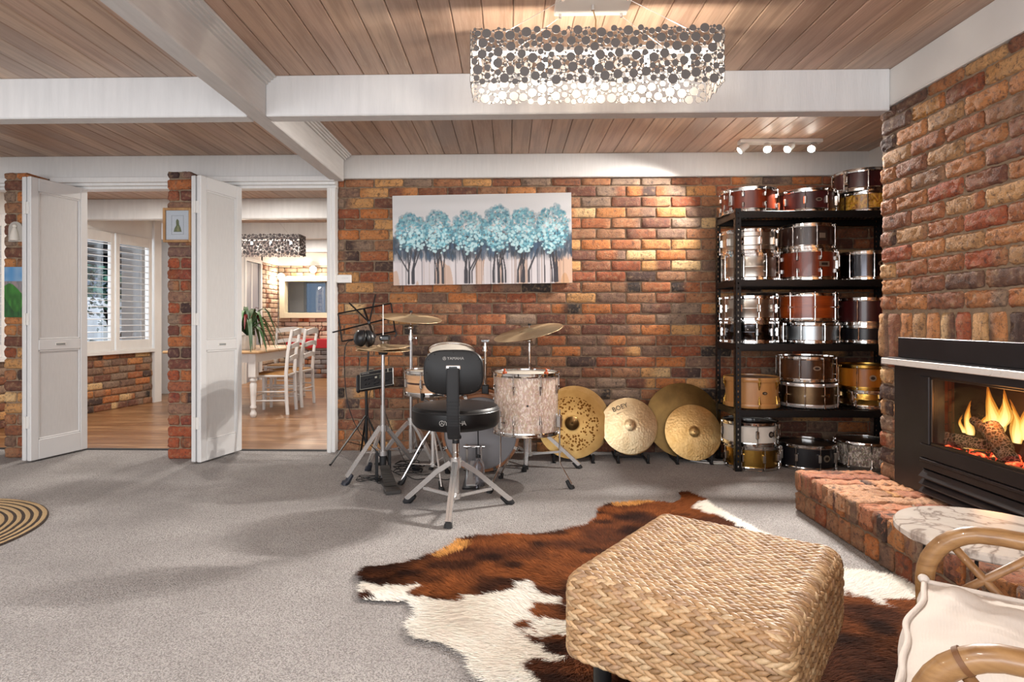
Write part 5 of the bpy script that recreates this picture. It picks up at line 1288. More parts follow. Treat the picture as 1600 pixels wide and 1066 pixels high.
def hide_color(X, Y, rs):
    wx = X + .022*(vnoise(X, Y, 22, 1)-.5)*2 + .008*(vnoise(X, Y, 70, 2)-.5)*2; wy = Y + .022*(vnoise(X, Y, 22, 3)-.5)*2 + .008*(vnoise(X, Y, 70, 4)-.5)*2
    w = np.zeros(X.shape, bool)
    for p in WHITE: w |= inside(p, wx, wy)
    for p in BROWN: w &= ~inside(p, wx, wy)
    t = np.zeros(X.shape, bool)
    for p in TAN: t |= inside(p, wx, wy)
    br = np.array(lin('4e2a18')); dk = np.array(lin('1e0f0b')); rd = np.array(lin('7c4522')); wh = np.array(lin('f0ebe4')); cr = np.array(lin('e4d6c6')); tn = np.array(lin('b98448'))
    a = np.clip((vnoise(X*1.0, Y*1.6, 5, 7)-.35)*2.6, 0, 1)[..., None]; b = np.clip((vnoise(X, Y*1.4, 9, 8)-.48)*3.2, 0, 1)[..., None]
    C = br*(1-a)+rd*a; C = C*(1-b*.85)+dk*b*.85
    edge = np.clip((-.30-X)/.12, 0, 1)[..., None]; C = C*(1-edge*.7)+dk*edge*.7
    wm = wh*(1-.6*vnoise(X, Y, 4, 9)[..., None])+cr*.6*vnoise(X, Y, 4, 9)[..., None]
    C = np.where(w[..., None], wm, C); C = np.where((t & ~w)[..., None], tn, C)
    return C
rs = np.random.default_rng(2)
g = .012; xs = np.arange(-.70, 1.72, g); ys = np.arange(1.0, 3.85, g); X, Y = np.meshgrid(xs, ys)
wob = lambda X, Y: inside(HIDE, X+.030*(vnoise(X, Y, 9, 41)-.5)+.012*(vnoise(X, Y, 30, 42)-.5), Y+.030*(vnoise(X, Y, 9, 43)-.5)+.012*(vnoise(X, Y, 30, 44)-.5))
ins = wob(X, Y)
idx = -np.ones(X.shape, int); keep = ins.copy(); keep[1:, :] |= ins[:-1, :]; keep[:, 1:] |= ins[:, :-1]; keep[1:, 1:] |= ins[:-1, :-1]
idx[keep] = np.arange(keep.sum())
Zs = .006 + .006*vnoise(X, Y, 3, 5) + .004*vnoise(X, Y, 12, 6)
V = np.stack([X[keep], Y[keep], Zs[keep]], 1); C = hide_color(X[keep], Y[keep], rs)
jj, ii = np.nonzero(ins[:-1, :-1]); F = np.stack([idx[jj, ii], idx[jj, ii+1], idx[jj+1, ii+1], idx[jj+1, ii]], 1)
# hair blades (each a slim bent triangle strip), lying away from the spine
NB = 200000
px = rs.uniform(-.66, 1.62, NB*2); py = rs.uniform(1.05, 3.78, NB*2); ok = wob(px, py); px = px[ok][:NB]; py = py[ok][:NB]; n = len(px)
cx0, cy0 = .45, 2.35
ang = np.arctan2(py-cy0, px-cx0) + (vnoise(px, py, 3.5, 11)-.5)*2.2 + rs.normal(0, .28, n)
wht = hide_color(px, py, rs)
L = rs.uniform(.018, .042, n); wd = rs.uniform(.0010, .0021, n); lift = rs.uniform(.003, .012, n)
dx, dy = np.cos(ang), np.sin(ang); z0 = .007 + .006*vnoise(px, py, 3, 5) + .004*vnoise(px, py, 12, 6)
b0 = np.stack([px-dy*wd, py+dx*wd, z0], 1); b1 = np.stack([px+dy*wd, py-dx*wd, z0], 1); tip = np.stack([px+dx*L, py+dy*L, z0+lift], 1)
HV = np.stack([b0, b1, tip], 1).reshape(-1, 3); shade = (rs.uniform(.55, 1.45, n)*(.75+.5*vnoise(px, py, 42, 51)))[:, None]; shade = np.where(wht.mean(1)[:, None] > .4, .82+.22*shade, shade)
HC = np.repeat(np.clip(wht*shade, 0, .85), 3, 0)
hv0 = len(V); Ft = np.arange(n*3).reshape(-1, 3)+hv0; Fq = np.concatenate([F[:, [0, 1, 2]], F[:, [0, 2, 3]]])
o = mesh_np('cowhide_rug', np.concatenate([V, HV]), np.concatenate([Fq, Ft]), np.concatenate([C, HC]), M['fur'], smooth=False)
tag(o, 'brown and white cowhide spread on the grey carpet', 'rug')
# ---- woven ottoman
OC = V3((.551, 1.688, 0)); ou = V3((.442, -.324, 0)).normalized(); ov = V3((.356, .541, 0)); ov = (ov - ou*ov.dot(ou)).normalized()
OA, OB, OZ0, OZ1 = .548/2, .648/2, .195, .405
ot = thing('woven_ottoman', 'square footstool of braided water hyacinth standing on the cowhide', 'footstool', OC, math.atan2(ou.y, ou.x)); 
rad = .045
def rounded(p):                                       # push a point of the box on to the rounded box
    q = V3((max(-OA+rad, min(OA-rad, p.x)), max(-OB+rad, min(OB-rad, p.y)), max(OZ0+rad*.5, min(OZ1-rad, p.z))))
    d = p-q; return q + d.normalized()*rad if d.length > 1e-6 else p
mb = MB(); mb.box(-OA+.008, OA-.008, -OB+.008, OB-.008, OZ0+.01, OZ1-.008, .05); mb.build('core', simple('dark_fibre', '5a3d22', .8), ot, smooth=0, off=(0, 0, 0))
tmpl = []; NS, NR = 4, 6
for i in range(NS+1):
    t = i/NS; x = -.5+t; r_ = math.sin(PI*(.06+.88*t))**.7*.5
    tmpl.append([(x, r_*math.cos(2*PI*k/NR), r_*math.sin(2*PI*k/NR)) for k in range(NR)])
TV = np.array(tmpl).reshape(-1, 3); TF = np.array([(i*NR+k, i*NR+(k+1) % NR, (i+1)*NR+(k+1) % NR, (i+1)*NR+k) for i in range(NS) for k in range(NR)])
LV = []; LC = []; q = random.Random(8)
pal = [lin(h) for h in ('b08c64', 'a68058', 'bc9a72', '96734e', 'b49068', 'a68464', 'c2a47e')]
def leafst(p, du, dn, length, width, thick):
    du = V3(du).normalized(); dn = V3(dn).normalized(); du = (du - dn*du.dot(dn)).normalized(); w = dn.cross(du)
    A = np.array([du*length, w*width, dn*thick]); LV.append(TV @ A + np.array(p)); c = np.array(pal[q.randrange(len(pal))])*q.uniform(.8, 1.15); LC.append(np.repeat(c[None], len(TV), 0))
def skin(o, a, b, nn, la, lb, pa, pb):
    """chains run along a; o = face corner"""
    nb = round(lb/pb); na = round(la/pa)
    for j in range(nb):
        for i in range(na):
            for s_ in (-1, 1):
                base = o + a*((i+.5+.25*s_)*la/na) + b*((j+.5+.235*s_)*lb/nb)
                p = rounded(base); p2 = rounded(base + a*.004); q2 = rounded(base + b*.004)
                ta = (p2-p); tb = (q2-p)
                if ta.length < 1e-7 or tb.length < 1e-7: continue
                n_ = ta.cross(tb).normalized()
                if n_.dot(nn) < -.2: n_ = -n_
                d = ta.normalized()*1.0 + tb.normalized()*s_*.38
                leafst(p + n_*.001 + V3((q.uniform(-1, 1), q.uniform(-1, 1), q.uniform(-1, 1)))*.0012, d + n_*.10*q.uniform(.5, 1.6), n_, pa*1.46*q.uniform(.92, 1.1), pb*.60*q.uniform(.92, 1.12), .0185)
ex, ey, ez = V3((1, 0, 0)), V3((0, 1, 0)), V3((0, 0, 1))
skin(V3((-OA, -OB, OZ1)), ex, ey, ez, 2*OA, 2*OB, .0265, .0265)
skin(V3((-OA, -OB, OZ0)), ex, ez, -ey, 2*OA, OZ1-OZ0, .0265, .0265)
skin(V3((-OA, OB, OZ0)), ex, ez, ey, 2*OA, OZ1-OZ0, .0265, .0265)
skin(V3((OA, -OB, OZ0)), ey, ez, ex, 2*OB, OZ1-OZ0, .0265, .0265)
skin(V3((-OA, -OB, OZ0)), ey, ez, -ex, 2*OB, OZ1-OZ0, .0265, .0265)
nl = len(LV); FV = np.concatenate(LV); FF = (TF[None]+np.arange(nl)[:, None, None]*len(TV)).reshape(-1, 4)
wv = mesh_np('woven_cover', FV, FF, np.concatenate(LC), M['weave'], ot)
OFF[wv.name] = (0, 0, 0)
for sx in (-1, 1):
    for sy in (-1, 1): mb = MB(); mb.cyl((sx*(OA-.075), sy*(OB-.075), .012), (sx*(OA-.075), sy*(OB-.075), OZ0+.02), .024, seg=20); mb.build('leg', M['black_metal'], ot, off=(0, 0, 0))
# ---- rattan armchair: local frame  x = width (towards the fire), y = backwards, z up
AF = V3((.930, 1.39, 0)); cw = V3((.586, .81, 0)).normalized(); cb = V3((.81, -.586, 0)).normalized()
AW = .59
ch = thing('rattan_armchair', 'rattan armchair with a cream seat cushion beside the marble table', 'armchair', (0, 0, 0)); OFF[ch.name] = (0, 0, 0)
def cpt(x, y, z): return cpt0(x, y, z)
def cpt0(x, y, z): return AF - cw*AW + cw*x + cb*y + V3((0, 0, z-.015 if z > .3 else z))
M['rattan'] = wood('rattan_cane', '74502e', '98714a', .42, 26, (1, 1, 1), .2)
M['rattan_skin'] = wood('rattan_pole', '7a5632', 'a07a4e', .36, 60, (.25, .25, 1), .25)
M['cane_wrap'] = simple('cane_binding', '6a4526', .5)
def arc_arm(x):
    k = .015 if x == 0 else 0
    cpt = lambda x_, y_, z_: cpt0(x_, y_+k, z_)
    pts = [cpt(x, .020, .02), cpt(x, .010, .25), cpt(x, .002, .42), cpt(x, .0, .50)]
    for i in range(1, 8): a = PI/2*i/8; pts.append(cpt(x, .115*(1-math.cos(a)), .50+.120*math.sin(a)))
    pts += [cpt(x, .13, .6205), cpt(x, .25, .617), cpt(x, .40, .610), cpt(x, .56, .60)]
    return pts
for x, nm in ((0, 'near'), (AW, 'far')):
    mb = MB(); mb.tube(arc_arm(x), .0185, seg=16); am = mb.build('arm', M['rattan_skin'], ch, smooth=180)
    mb = MB(); kx = .015 if x == 0 else 0
    D_ = [((.055, .580), (.30, .30)), ((.195, .603), (.01, .44)), ((.240, .603), (.46, .30)), ((.375, .598), (.10, .30)), ((.46, .596), (.56, .45)), ((.56, .56), (.30, .30))]
    for (a, b) in D_: mb.tube([cpt(x, a[0]+kx, a[1]), cpt(x, (a[0]+b[0])/2+kx, (a[1]+b[1])/2), cpt(x, b[0]+kx, b[1])], .0085, seg=10)
    mb.build('lattice', M['rattan'], ch, smooth=180)
    mb = MB()
    A_ = arc_arm(x); k_ = 8 if x == 0 else 12; p_ = A_[k_]; d_ = (A_[k_+1]-A_[k_-1]).normalized()*.004; p_ = p_.lerp(A_[k_+1], .55 if x else 0); mb.tube([p_-d_, p_+d_], .0200, seg=16)
    mb.build('cane_joint', M['cane_wrap'], am, smooth=60)
    mb = MB(); mb.tube([cpt(x, .56, .02), cpt(x, .57, .3), cpt(x, .60, .60), cpt(x, .66, .95)], .0185, seg=14); mb.build('back_leg', M['rattan_skin'], ch, smooth=180)
mb = MB()
for z in (.30, .36): mb.tube([cpt(0, .02, z), cpt(AW, .02, z), cpt(AW, .56, z), cpt(0, .56, z)], .014, seg=12, closed=True)
mb.build('seat_frame', M['rattan_skin'], ch, smooth=60)
mb = MB()
for i in range(12): mb.tube([cpt(.03+.048*i, .56, .37), cpt(.03+.048*i, .60, .62), cpt(.03+.048*i, .655, .93)], .007, seg=8)
mb.tube([cpt(-.01, .66, .95), cpt(AW/2, .68, .985), cpt(AW+.01, .66, .95)], .018, seg=12); mb.build('backrest', M['rattan'], ch, smooth=180)
# cushion: soft box with gathered front seam and creases
m, nt, b, out = nmat('cream_linen'); nz = noise(nt, coords(nt), 9, 4); b.inputs['Base Color'].default_value = (*lin('d2c9c0'), 1); b.inputs['Roughness'].default_value = .85
wv_ = N(nt, 'ShaderNodeTexWave'); wv_.inputs['Scale'].default_value = 60; wv_.inputs['Distortion'].default_value = 4; nt.links.new(coords(nt, rot=(0, 0, .6)), wv_.inputs['Vector'])
hh_ = N(nt, 'ShaderNodeMath', operation='MULTIPLY_ADD'); nt.links.new(wv_.outputs[1], hh_.inputs[0]); hh_.inputs[1].default_value = .03; nt.links.new(nz, hh_.inputs[2]); bump(nt, b, hh_.outputs[0], .5, .012)
M['linen'] = m
CW0, CW1, CY0_, CY1_, CZ0, CZ1 = .045, .555, -.005, .56, .385, .515
cushion_root = thing('seat_cushion', 'cream linen cushion lying on the rattan armchair', 'cushion', (0, 0, 0)); OFF[cushion_root.name] = (0, 0, 0)
mb = MB(); nx, ny = 40, 44; q = random.Random(12)
def cus(u, v, top):
    x = CW0+(CW1-CW0)*u; y = CY0_+(CY1_-CY0_)*v - .014*(1-u)*(1-min(1, v*2.5))
    e = min(u, 1-u)*(CW1-CW0); f = min(v, 1-v)*(CY1_-CY0_)
    k = min(1, e/.055)*min(1, f/.055); k = k*k*(3-2*k) if k < 1 else 1
    cr = .006*math.sin(22*u+13*v)*k + .007*math.exp(-((u-.78+.35*v)/.03)**2)*k - .009*math.exp(-((u-.52-.1*v)/.016)**2)*min(1, v*4)*k + .004*math.sin(30*v-9*u)*k
    z = (CZ1-.012+.016*k+cr) if top else CZ0
    y2 = y + (.004*math.sin(9*u)+.003*math.sin(21*u)+.011*math.exp(-((u-.80)/.10)**2))*(1-min(1, v*6)); return cpt(x, y2, z)
vs = [cus(i/nx, j/ny, True) for j in range(ny+1) for i in range(nx+1)]
fs = [(j*(nx+1)+i, j*(nx+1)+i+1, (j+1)*(nx+1)+i+1, (j+1)*(nx+1)+i) for j in range(ny) for i in range(nx)]
mb.add(vs, fs)
rim = [(i/nx, 0) for i in range(nx)] + [(1, j/ny) for j in range(ny)] + [(1-i/nx, 1) for i in range(nx)] + [(0, 1-j/ny) for j in range(ny)]
rows = 7; vs = []; fs = []
cxm, cym = .5, .5
for k in range(rows+1):
    t = k/rows; bulge = math.sin(PI*t)*.010
    for m_i, (u, v) in enumerate(rim):
        p = cus(u, v, True); du = V3((0, 0, 0)); 
        if v == 0: du -= cb
        if v == 1: du += cb
        if u == 0: du -= cw
        if u == 1: du += cw
        p = V3((p.x, p.y, p.z*(1-t)+CZ0*t)) + du*(bulge + .003*math.sin(m_i*.9+k))
        vs.append(p)
nR = len(rim)
for k in range(rows):
    for i in range(nR): j = (i+1) % nR; fs.append((k*nR+j, k*nR+i, (k+1)*nR+i, (k+1)*nR+j))
fs.append(tuple(rows*nR+i for i in range(nR)))
mb.add(vs, fs); cu = mb.build('cover', M['linen'], cushion_root, smooth=70)
mb = MB(); mb.tube([cus(u, v, True)+V3((0, 0, .003)) for (u, v) in rim], .0055, seg=8, closed=True); mb.sphere(cus(1, 0, True)+V3((0, 0, .008)), .011, (1, 1, .9), 10, 8)
mb.tube([V3((cus(u, v, True).x, cus(u, v, True).y, CZ0+.004)) for (u, v) in rim], .0055, seg=8, closed=True)
mb.build('piping', M['linen'], cu, smooth=180)
# ---- marble side table
tt = thing('marble_side_table', 'round white marble side table on thin black legs between armchair and hearth', 'table', (1.335, 1.73, 0))
m, nt, b, out = nmat('white_marble'); co = coords(nt, (1, 1, 1)); w_ = noise(nt, co, 3.2, 5, .55, 1.4); 
w2 = noise(nt, co, 14, 5, .65, 1.2)
c = ramp(nt, w_, [(.0, lin('e4dcd3')), (.455, lin('d4ccc3')), (.490, lin('968a82')), (.525, lin('d2c9c0')), (1, lin('e6dfd8'))]); c = mixc(nt, c, lin('cdbdb0'), ramp(nt, w2, [(.55, (0, 0, 0)), (.75, (.6, .6, .6))]))
nt.links.new(c, b.inputs['Base Color']); b.inputs['Roughness'].default_value = .15; b.inputs['Coat Weight'].default_value = .3
mb = MB(); T_ = tr(1.335, 1.73, 0); RT = .225
mb.lathe([(0, .455), (RT-.006, .455), (RT, .460), (RT, .474), (RT-.005, .480), (0, .480)], 72, T_); mb.build('marble_top', m, tt)
mb = MB(); mb.lathe([(RT-.05, .447), (RT-.04, .447), (RT-.04, .455), (RT-.05, .455)], 48, T_); mb.build('ring', M['black_metal'], tt)
for k in range(3):
    a = R(62)+2*PI*k/3; mb = MB(); mb.cyl((1.335+.18*math.cos(a), 1.73+.18*math.sin(a), .45), (1.335+.195*math.cos(a), 1.73+.195*math.sin(a), .0), .0055, seg=10); mb.build('leg', M['black_metal'], tt)
# ---- jute mat
m, nt, b, out = nmat('jute_rings'); co = coords(nt); sep = N(nt, 'ShaderNodeSeparateXYZ'); nt.links.new(co, sep.inputs[0])
mm = N(nt, 'ShaderNodeVectorMath', operation='LENGTH'); nzv = N(nt, 'ShaderNodeTexNoise'); nzv.inputs['Scale'].default_value = 14; nt.links.new(co, nzv.inputs['Vector'])
ad = N(nt, 'ShaderNodeVectorMath', operation='MULTIPLY_ADD'); nt.links.new(nzv.outputs[1], ad.inputs[0]); ad.inputs[1].default_value = (.006, .006, 0); nt.links.new(co, ad.inputs[2]); nt.links.new(ad.outputs[0], mm.inputs[0])
ml = N(nt, 'ShaderNodeMath', operation='MULTIPLY'); nt.links.new(mm.outputs['Value'], ml.inputs[0]); ml.inputs[1].default_value = 1/.0365
fr = N(nt, 'ShaderNodeMath', operation='FRACT'); nt.links.new(ml.outputs[0], fr.inputs[0])
c = ramp(nt, fr.outputs[0], [(0, lin('b39a74')), (.50, lin('a68c66')), (.56, lin('2b2320')), (.94, lin('231c1a')), (.99, lin('b39a74'))])
c = mixc(nt, c, lin('7a5a38'), ramp(nt, noise(nt, co, 130, 3), [(.5, (0, 0, 0)), (.7, (.45, .45, .45))])); nt.links.new(c, b.inputs['Base Color']); b.inputs['Roughness'].default_value = .95; bump(nt, b, noise(nt, co, 130, 3), .6, .005)
mb = MB(); pr = [(0, .008)]; k = 0; r_ = .012
while r_ < .64: pr += [(r_-.006, .007), (r_, .0105), (r_+.0055, .0075)]; r_ += .0125
pr += [(.642, .006), (.645, .001)]
mb.lathe(pr[::-1], 96); o = mb.build('jute_mat', m, None, smooth=60); o.location = (-3.035, 2.87, 0); tag(o, 'round jute mat with dark rings at the edge of the view', 'mat')
# ================================================================== PAINTING OF TREES
PW, PH = 1.437, .722
NX, NY = 420, 210
gx, gy = np.meshgrid(np.linspace(0, 1, NX), np.linspace(0, 1, NY))        # gy: 0 bottom .. 1 top
L3 = lambda h: np.array(lin(h))
ys_ = gy[..., None]
img = L3('d3d3d6')*(1-ys_)+L3('c9c8c8')*ys_
img = img*(1-.10*vnoise(gx*3, gy*9, 1.5, 20)[..., None])
low = np.clip((.36-gy)/.1, 0, 1)[..., None]
st_ = vnoise(gx*46, gy*1.2, 1, 21)[..., None]; st2 = vnoise(gx*17, gy*.8, 1, 22)[..., None]
lowc = L3('d6d0d2')*(1-st_*.4)+L3('a59a9c')*st_*.4
lowc = np.where(st2 > .62, lowc*.45+L3('b98a5c')*.55, lowc); lowc = np.where((gx[..., None] > .90), lowc*.4+L3('c48a48')*.6, lowc)
img = img*(1-low)+lowc*low
band = np.clip(1-np.abs(gy-.42-.05*(vnoise(gx*14, gy*0, 1, 23)-.5))/.16, 0, 1)**.7
band = (band*np.clip(vnoise(gx*22, gy*7, 1, 24)*1.6+.25, 0, 1))[..., None]
img = img*(1-band)+(L3('2e4056')*(.7+.5*vnoise(gx*30, gy*18, 1, 25)[..., None]))*band
rp = np.random.default_rng(14)
def blob(cx, cy, rx, ry, col, al):
    global img
    x0, x1 = int(max(0, (cx-rx)*NX)), int(min(NX, (cx+rx)*NX+2)); y0, y1 = int(max(0, (cy-ry)*NY)), int(min(NY, (cy+ry)*NY+2))
    if x1 <= x0 or y1 <= y0: return
    X_, Y_ = gx[y0:y1, x0:x1], gy[y0:y1, x0:x1]
    d = ((X_-cx)/rx)**2+((Y_-cy)/ry)**2; a = (np.clip((1-d)*4, 0, 1)*al)[..., None]
    img[y0:y1, x0:x1] = img[y0:y1, x0:x1]*(1-a)+np.asarray(col)*a
trees = [(.105, .60, .095, .19), (.255, .61, .085, .21), (.425, .60, .105, .21), (.590, .62, .095, .24), (.735, .61, .085, .23), (.895, .62, .10, .24)]
for k in range(34):
    bx = rp.uniform(.02, .98); w_ = rp.uniform(.0012, .0035); c = [L3('4a4450'), L3('2c2a33'), L3('8a6a50')][rp.integers(0, 3)]
    for t in np.linspace(0, 1, 24): blob(bx, .0+t*.36, w_, .016, c, .5)
for (cx, cy, rx, ry) in trees:                                               # dark skirts, trunks, then the crowns
    for k in range(150): blob(cx+rp.normal(0, .55)*rx*1.25, rp.uniform(.30, .56), rp.uniform(.004, .012), rp.uniform(.03, .075), [L3('26374c'), L3('1d2a3a'), L3('38546e'), L3('2f3f4c')][rp.integers(0, 4)]*rp.uniform(.7, 1.2), rp.uniform(.3, .7))
    for k in range(7):
        bx = cx+rp.normal(0, .022); tx = bx+rp.normal(0, .030); w_ = rp.uniform(.0028, .0062)
        for t in np.linspace(0, 1, 46): blob(bx+(tx-bx)*max(0, t-.35)*1.4, .02+t*.36, w_*(1.2-.5*t), .014, L3('2b2830')*rp.uniform(.7, 1.3), .8)
for (cx, cy, rx, ry) in trees:
    for k in range(120): a = rp.uniform(0, 6.3); r_ = rp.uniform(.2, 1)**.5; blob(cx+rx*.98*r_*math.cos(a), cy+ry*r_*math.sin(a)*1.06, .012, .026, L3('4a7c8c')*rp.uniform(.6, 1.3), .4)
    for k in range(380):
        a = rp.uniform(0, 6.3); r_ = rp.uniform(0, 1)**.55; yy = cy+ry*r_*math.sin(a)
        c = [L3('7db8c4'), L3('86c4d0'), L3('5b9db0'), L3('a2d0d6'), L3('5aa0b4'), L3('3f788c')][rp.integers(0, 6)]
        f = .7+.5*np.clip((cy+.12-yy)/ry, 0, .7)
        blob(cx+rx*.88*r_*math.cos(a), yy, rp.uniform(.003, .010), rp.uniform(.006, .020), np.clip(c*f*rp.uniform(.85, 1.15), 0, .85), rp.uniform(.45, .9))
    for k in range(34): a = rp.uniform(0, 6.3); r_ = rp.uniform(.2, 1); blob(cx+rx*r_*math.cos(a), cy+ry*r_*math.sin(a), .0035, .006, [L3('9a7a4c'), L3('1c2832'), L3('b08a5a'), L3('22303c')][rp.integers(0, 4)], .75)
    for k in range(60): a = rp.uniform(0, 6.3); r_ = rp.uniform(0, 1)**.5; s_ = rp.uniform(.004, .010); blob(cx+rx*.85*r_*math.cos(a), cy-.11+ry*.75*r_*math.sin(a), s_, s_*2, L3('bfe0e4')*rp.uniform(.8, 1.02), .85)
pt = thing('canvas_painting', 'wide unframed canvas painting of a row of blue trees on the brick wall', 'painting', (-.223, 4.893, 1.713))
pt.rotation_euler = (0, R(-.75), 0); OFF[pt.name] = (0, 0, 0)
V = np.stack([(gx-.5)*PW, np.full(gx.shape, -.019), (gy-.5)*PH], -1).reshape(-1, 3)
I = np.arange(NX*NY).reshape(NY, NX); F = np.stack([I[:-1, :-1], I[:-1, 1:], I[1:, 1:], I[1:, :-1]], -1).reshape(-1, 4)
mesh_np('painted_face', V, F, np.clip(img, 0, .9).reshape(-1, 3), M['paint'], pt)
mb = MB(); mb.box(-PW/2, PW/2, -.0185, .020, -PH/2, PH/2, .002); mb.build('canvas_edge', simple('canvas_side', 'd2d0cc', .8), pt, smooth=0, off=(0, 0, 0))

# ================================================================== LAMPS
def disc_panel(mb, xf, W, H, seed, big=.0165, scale=1.0, dens=1.0, t=.0015):
    r = random.Random(seed); D_ = []
    cell = {}; cs = .035*scale
    def fits(x, y, q, gap):
        i, j = int(x/cs), int(y/cs)
        for a in (-1, 0, 1):
            for b in (-1, 0, 1):
                for k in cell.get((i+a, j+b), ()):
                    X_, Y_, Q = D_[k]
                    if (X_-x)**2+(Y_-y)**2 < (Q+q+gap)**2: return False
        return True
    for rr, tries in ((big, 260), (big*.68, 900), (big*.62, 700), (big*.36, 1500), (big*.24, 1500)):
        for _ in range(int(tries*dens)):
            q = rr*r.uniform(.94, 1.06); x = r.uniform(q, W-q); y = r.uniform(q*.55, H-q*.55)
            if fits(x, y, q, .0012*scale):
                cell.setdefault((int(x/cs), int(y/cs)), []).append(len(D_)); D_.append((x, y, q))
    for k, (x, y, q) in enumerate(D_):
        n = 18 if q > big*.5 else 10
        mb.prism([(x+q*math.cos(2*PI*i/n), y+q*math.sin(2*PI*i/n)) for i in range(n)], -t, t, xf)
        nb = []
        i, j = int(x/cs), int(y/cs)
        for a in (-1, 0, 1):
            for b in (-1, 0, 1): nb += [(math.hypot(D_[m_][0]-x, D_[m_][1]-y)-D_[m_][2]-q, m_) for m_ in cell.get((i+a, j+b), ()) if m_ != k]
        nb.sort()
        for d_, m_ in nb[:3]:
            if m_ < k and d_ < .0: continue
            X_, Y_, Q = D_[m_]; L = math.hypot(X_-x, Y_-y)
            if L > .05*scale: continue
            ux, uy = (X_-x)/L, (Y_-y)/L; w = .0011*scale
            mb.prism([(x+uy*w, y-ux*w), (X_+uy*w, Y_-ux*w), (X_-uy*w, Y_+ux*w), (x-uy*w, y+ux*w)], -t*.8, t*.8, xf)
def disc_lamp(label, c, W, Dp, H, zb, seed, bulbs, mb_, scale=1.0, big=.0185, canopy=True, wire_m='white_metal', power=20):
    cx, cy = c
    root = thing('chandelier', label, 'chandelier', (cx, cy, zb))
    def panel(o, u, n, w, sd): 
        mb = MB(); disc_panel(mb, frame(o, u, (0, 0, 1), n), w, H, sd, big, scale); return mb.build('disc_panel', M['disc_metal' if canopy else 'disc_dark'], root, smooth=0)
    panel((cx-W/2, cy-Dp/2, zb), (1, 0, 0), (0, -1, 0), W, seed); panel((cx+W/2, cy+Dp/2, zb), (-1, 0, 0), (0, 1, 0), W, seed+1)
    panel((cx+W/2, cy-Dp/2, zb), (0, 1, 0), (1, 0, 0), Dp, seed+2); panel((cx-W/2, cy+Dp/2, zb), (0, -1, 0), (-1, 0, 0), Dp, seed+3)
    mb = MB(); zz = zb+H*.76
    mb.box(cx-W/2, cx+W/2, cy-.020, cy+.020, zz, zz+.018, .003)
    for x in (-.47, .47): mb.box(cx+x*W-.004, cx+x*W+.004, cy-Dp/2, cy+Dp/2, zz, zz+.008)
    mb.build('lamp_bar', M['white_metal'], root, smooth=0)
    for bx in bulbs:
        mb = MB(); mb.lathe([(0, zz-.062), (.008, zz-.060), (.011, zz-.045), (.010, zz-.02), (.008, zz-.012)], 14, tr(cx+bx, cy, 0)); bb = mb.build('bulb', M[mb_], root)
        mb = MB(); mb.cyl((cx+bx, cy, zz-.014), (cx+bx, cy, zz), .011, seg=12); mb.build('socket', M['white_metal'], bb)
        li = D.lights.new('bulb_light', 'POINT'); li.energy = power; li.color = (1, .86, .70); li.shadow_soft_size = .012
        lo = D.objects.new('bulb_light', li); COL.objects.link(lo); lo.location = (cx+bx, cy, zz-.075)
    if canopy:
        mb = MB(); mb.box(cx-.155, cx+.155, cy-.09, cy+.09, CEIL-.028, CEIL-.0005, .003); ca = mb.build('canopy', M['white_metal'], root, smooth=0)
        mb = MB()
        for sx in (-.13, .13):
            for sy in (-.07, .07):
                mb = MB(); mb.cyl((cx+sx, cy+sy, CEIL-.045), (cx+sx, cy+sy, CEIL-.028), .006, seg=10); mb.build('wire_grip', M['chrome_soft'], ca)
                mb = MB(); mb.cyl((cx+sx, cy+sy, CEIL-.04), (cx+math.copysign(W*.36, sx), cy+math.copysign(Dp/2-.004, sy), zb+H*.93), .0013, seg=6); mb.build('suspension_wire', M['steel_tube'], root)
        mb = MB(); mb.cyl((cx, cy, CEIL-.05), (cx, cy, CEIL-.028), .007, seg=10); mb.build('cord_grip', M['chrome_soft'], ca)
        mb = MB(); mb.tube([(cx, cy, CEIL-.045), (cx+.012, cy, CEIL-.09), (cx+.008, cy, zb+H*.8), (cx, cy, zz)], .003, seg=7); mb.build('cord', simple('clear_amber_cord', '9a7a50', .3), root)
    else:
        for sx in (-.13, .13): mb = MB(); mb.cyl((cx+sx*.6, cy, CEIL), (cx+math.copysign(W*.36, sx), cy, zb+H*.93), .0016, seg=6); mb.build('suspension_wire', M['steel_tube'], root)
        mb = MB(); mb.box(cx-.13, cx+.13, cy-.05, cy+.05, CEIL-.03, CEIL, .003); mb.build('canopy', M['white_metal'], root, smooth=0)
    return root
disc_lamp('long chandelier of punched steel discs hanging below the cross beam', (.345, 2.535), 1.004, .235, .222, 2.006, 100, (-.41, -.20, .01, .222, .392), 'bulb', power=5)
disc_lamp('smaller looking disc chandelier over the dining table, seen through the doorway', (-2.96, 7.15), 1.0, .24, .245, 1.825, 200, (-.36, -.11, .12, .36), 'bulb2', canopy=False, big=.020, power=5)
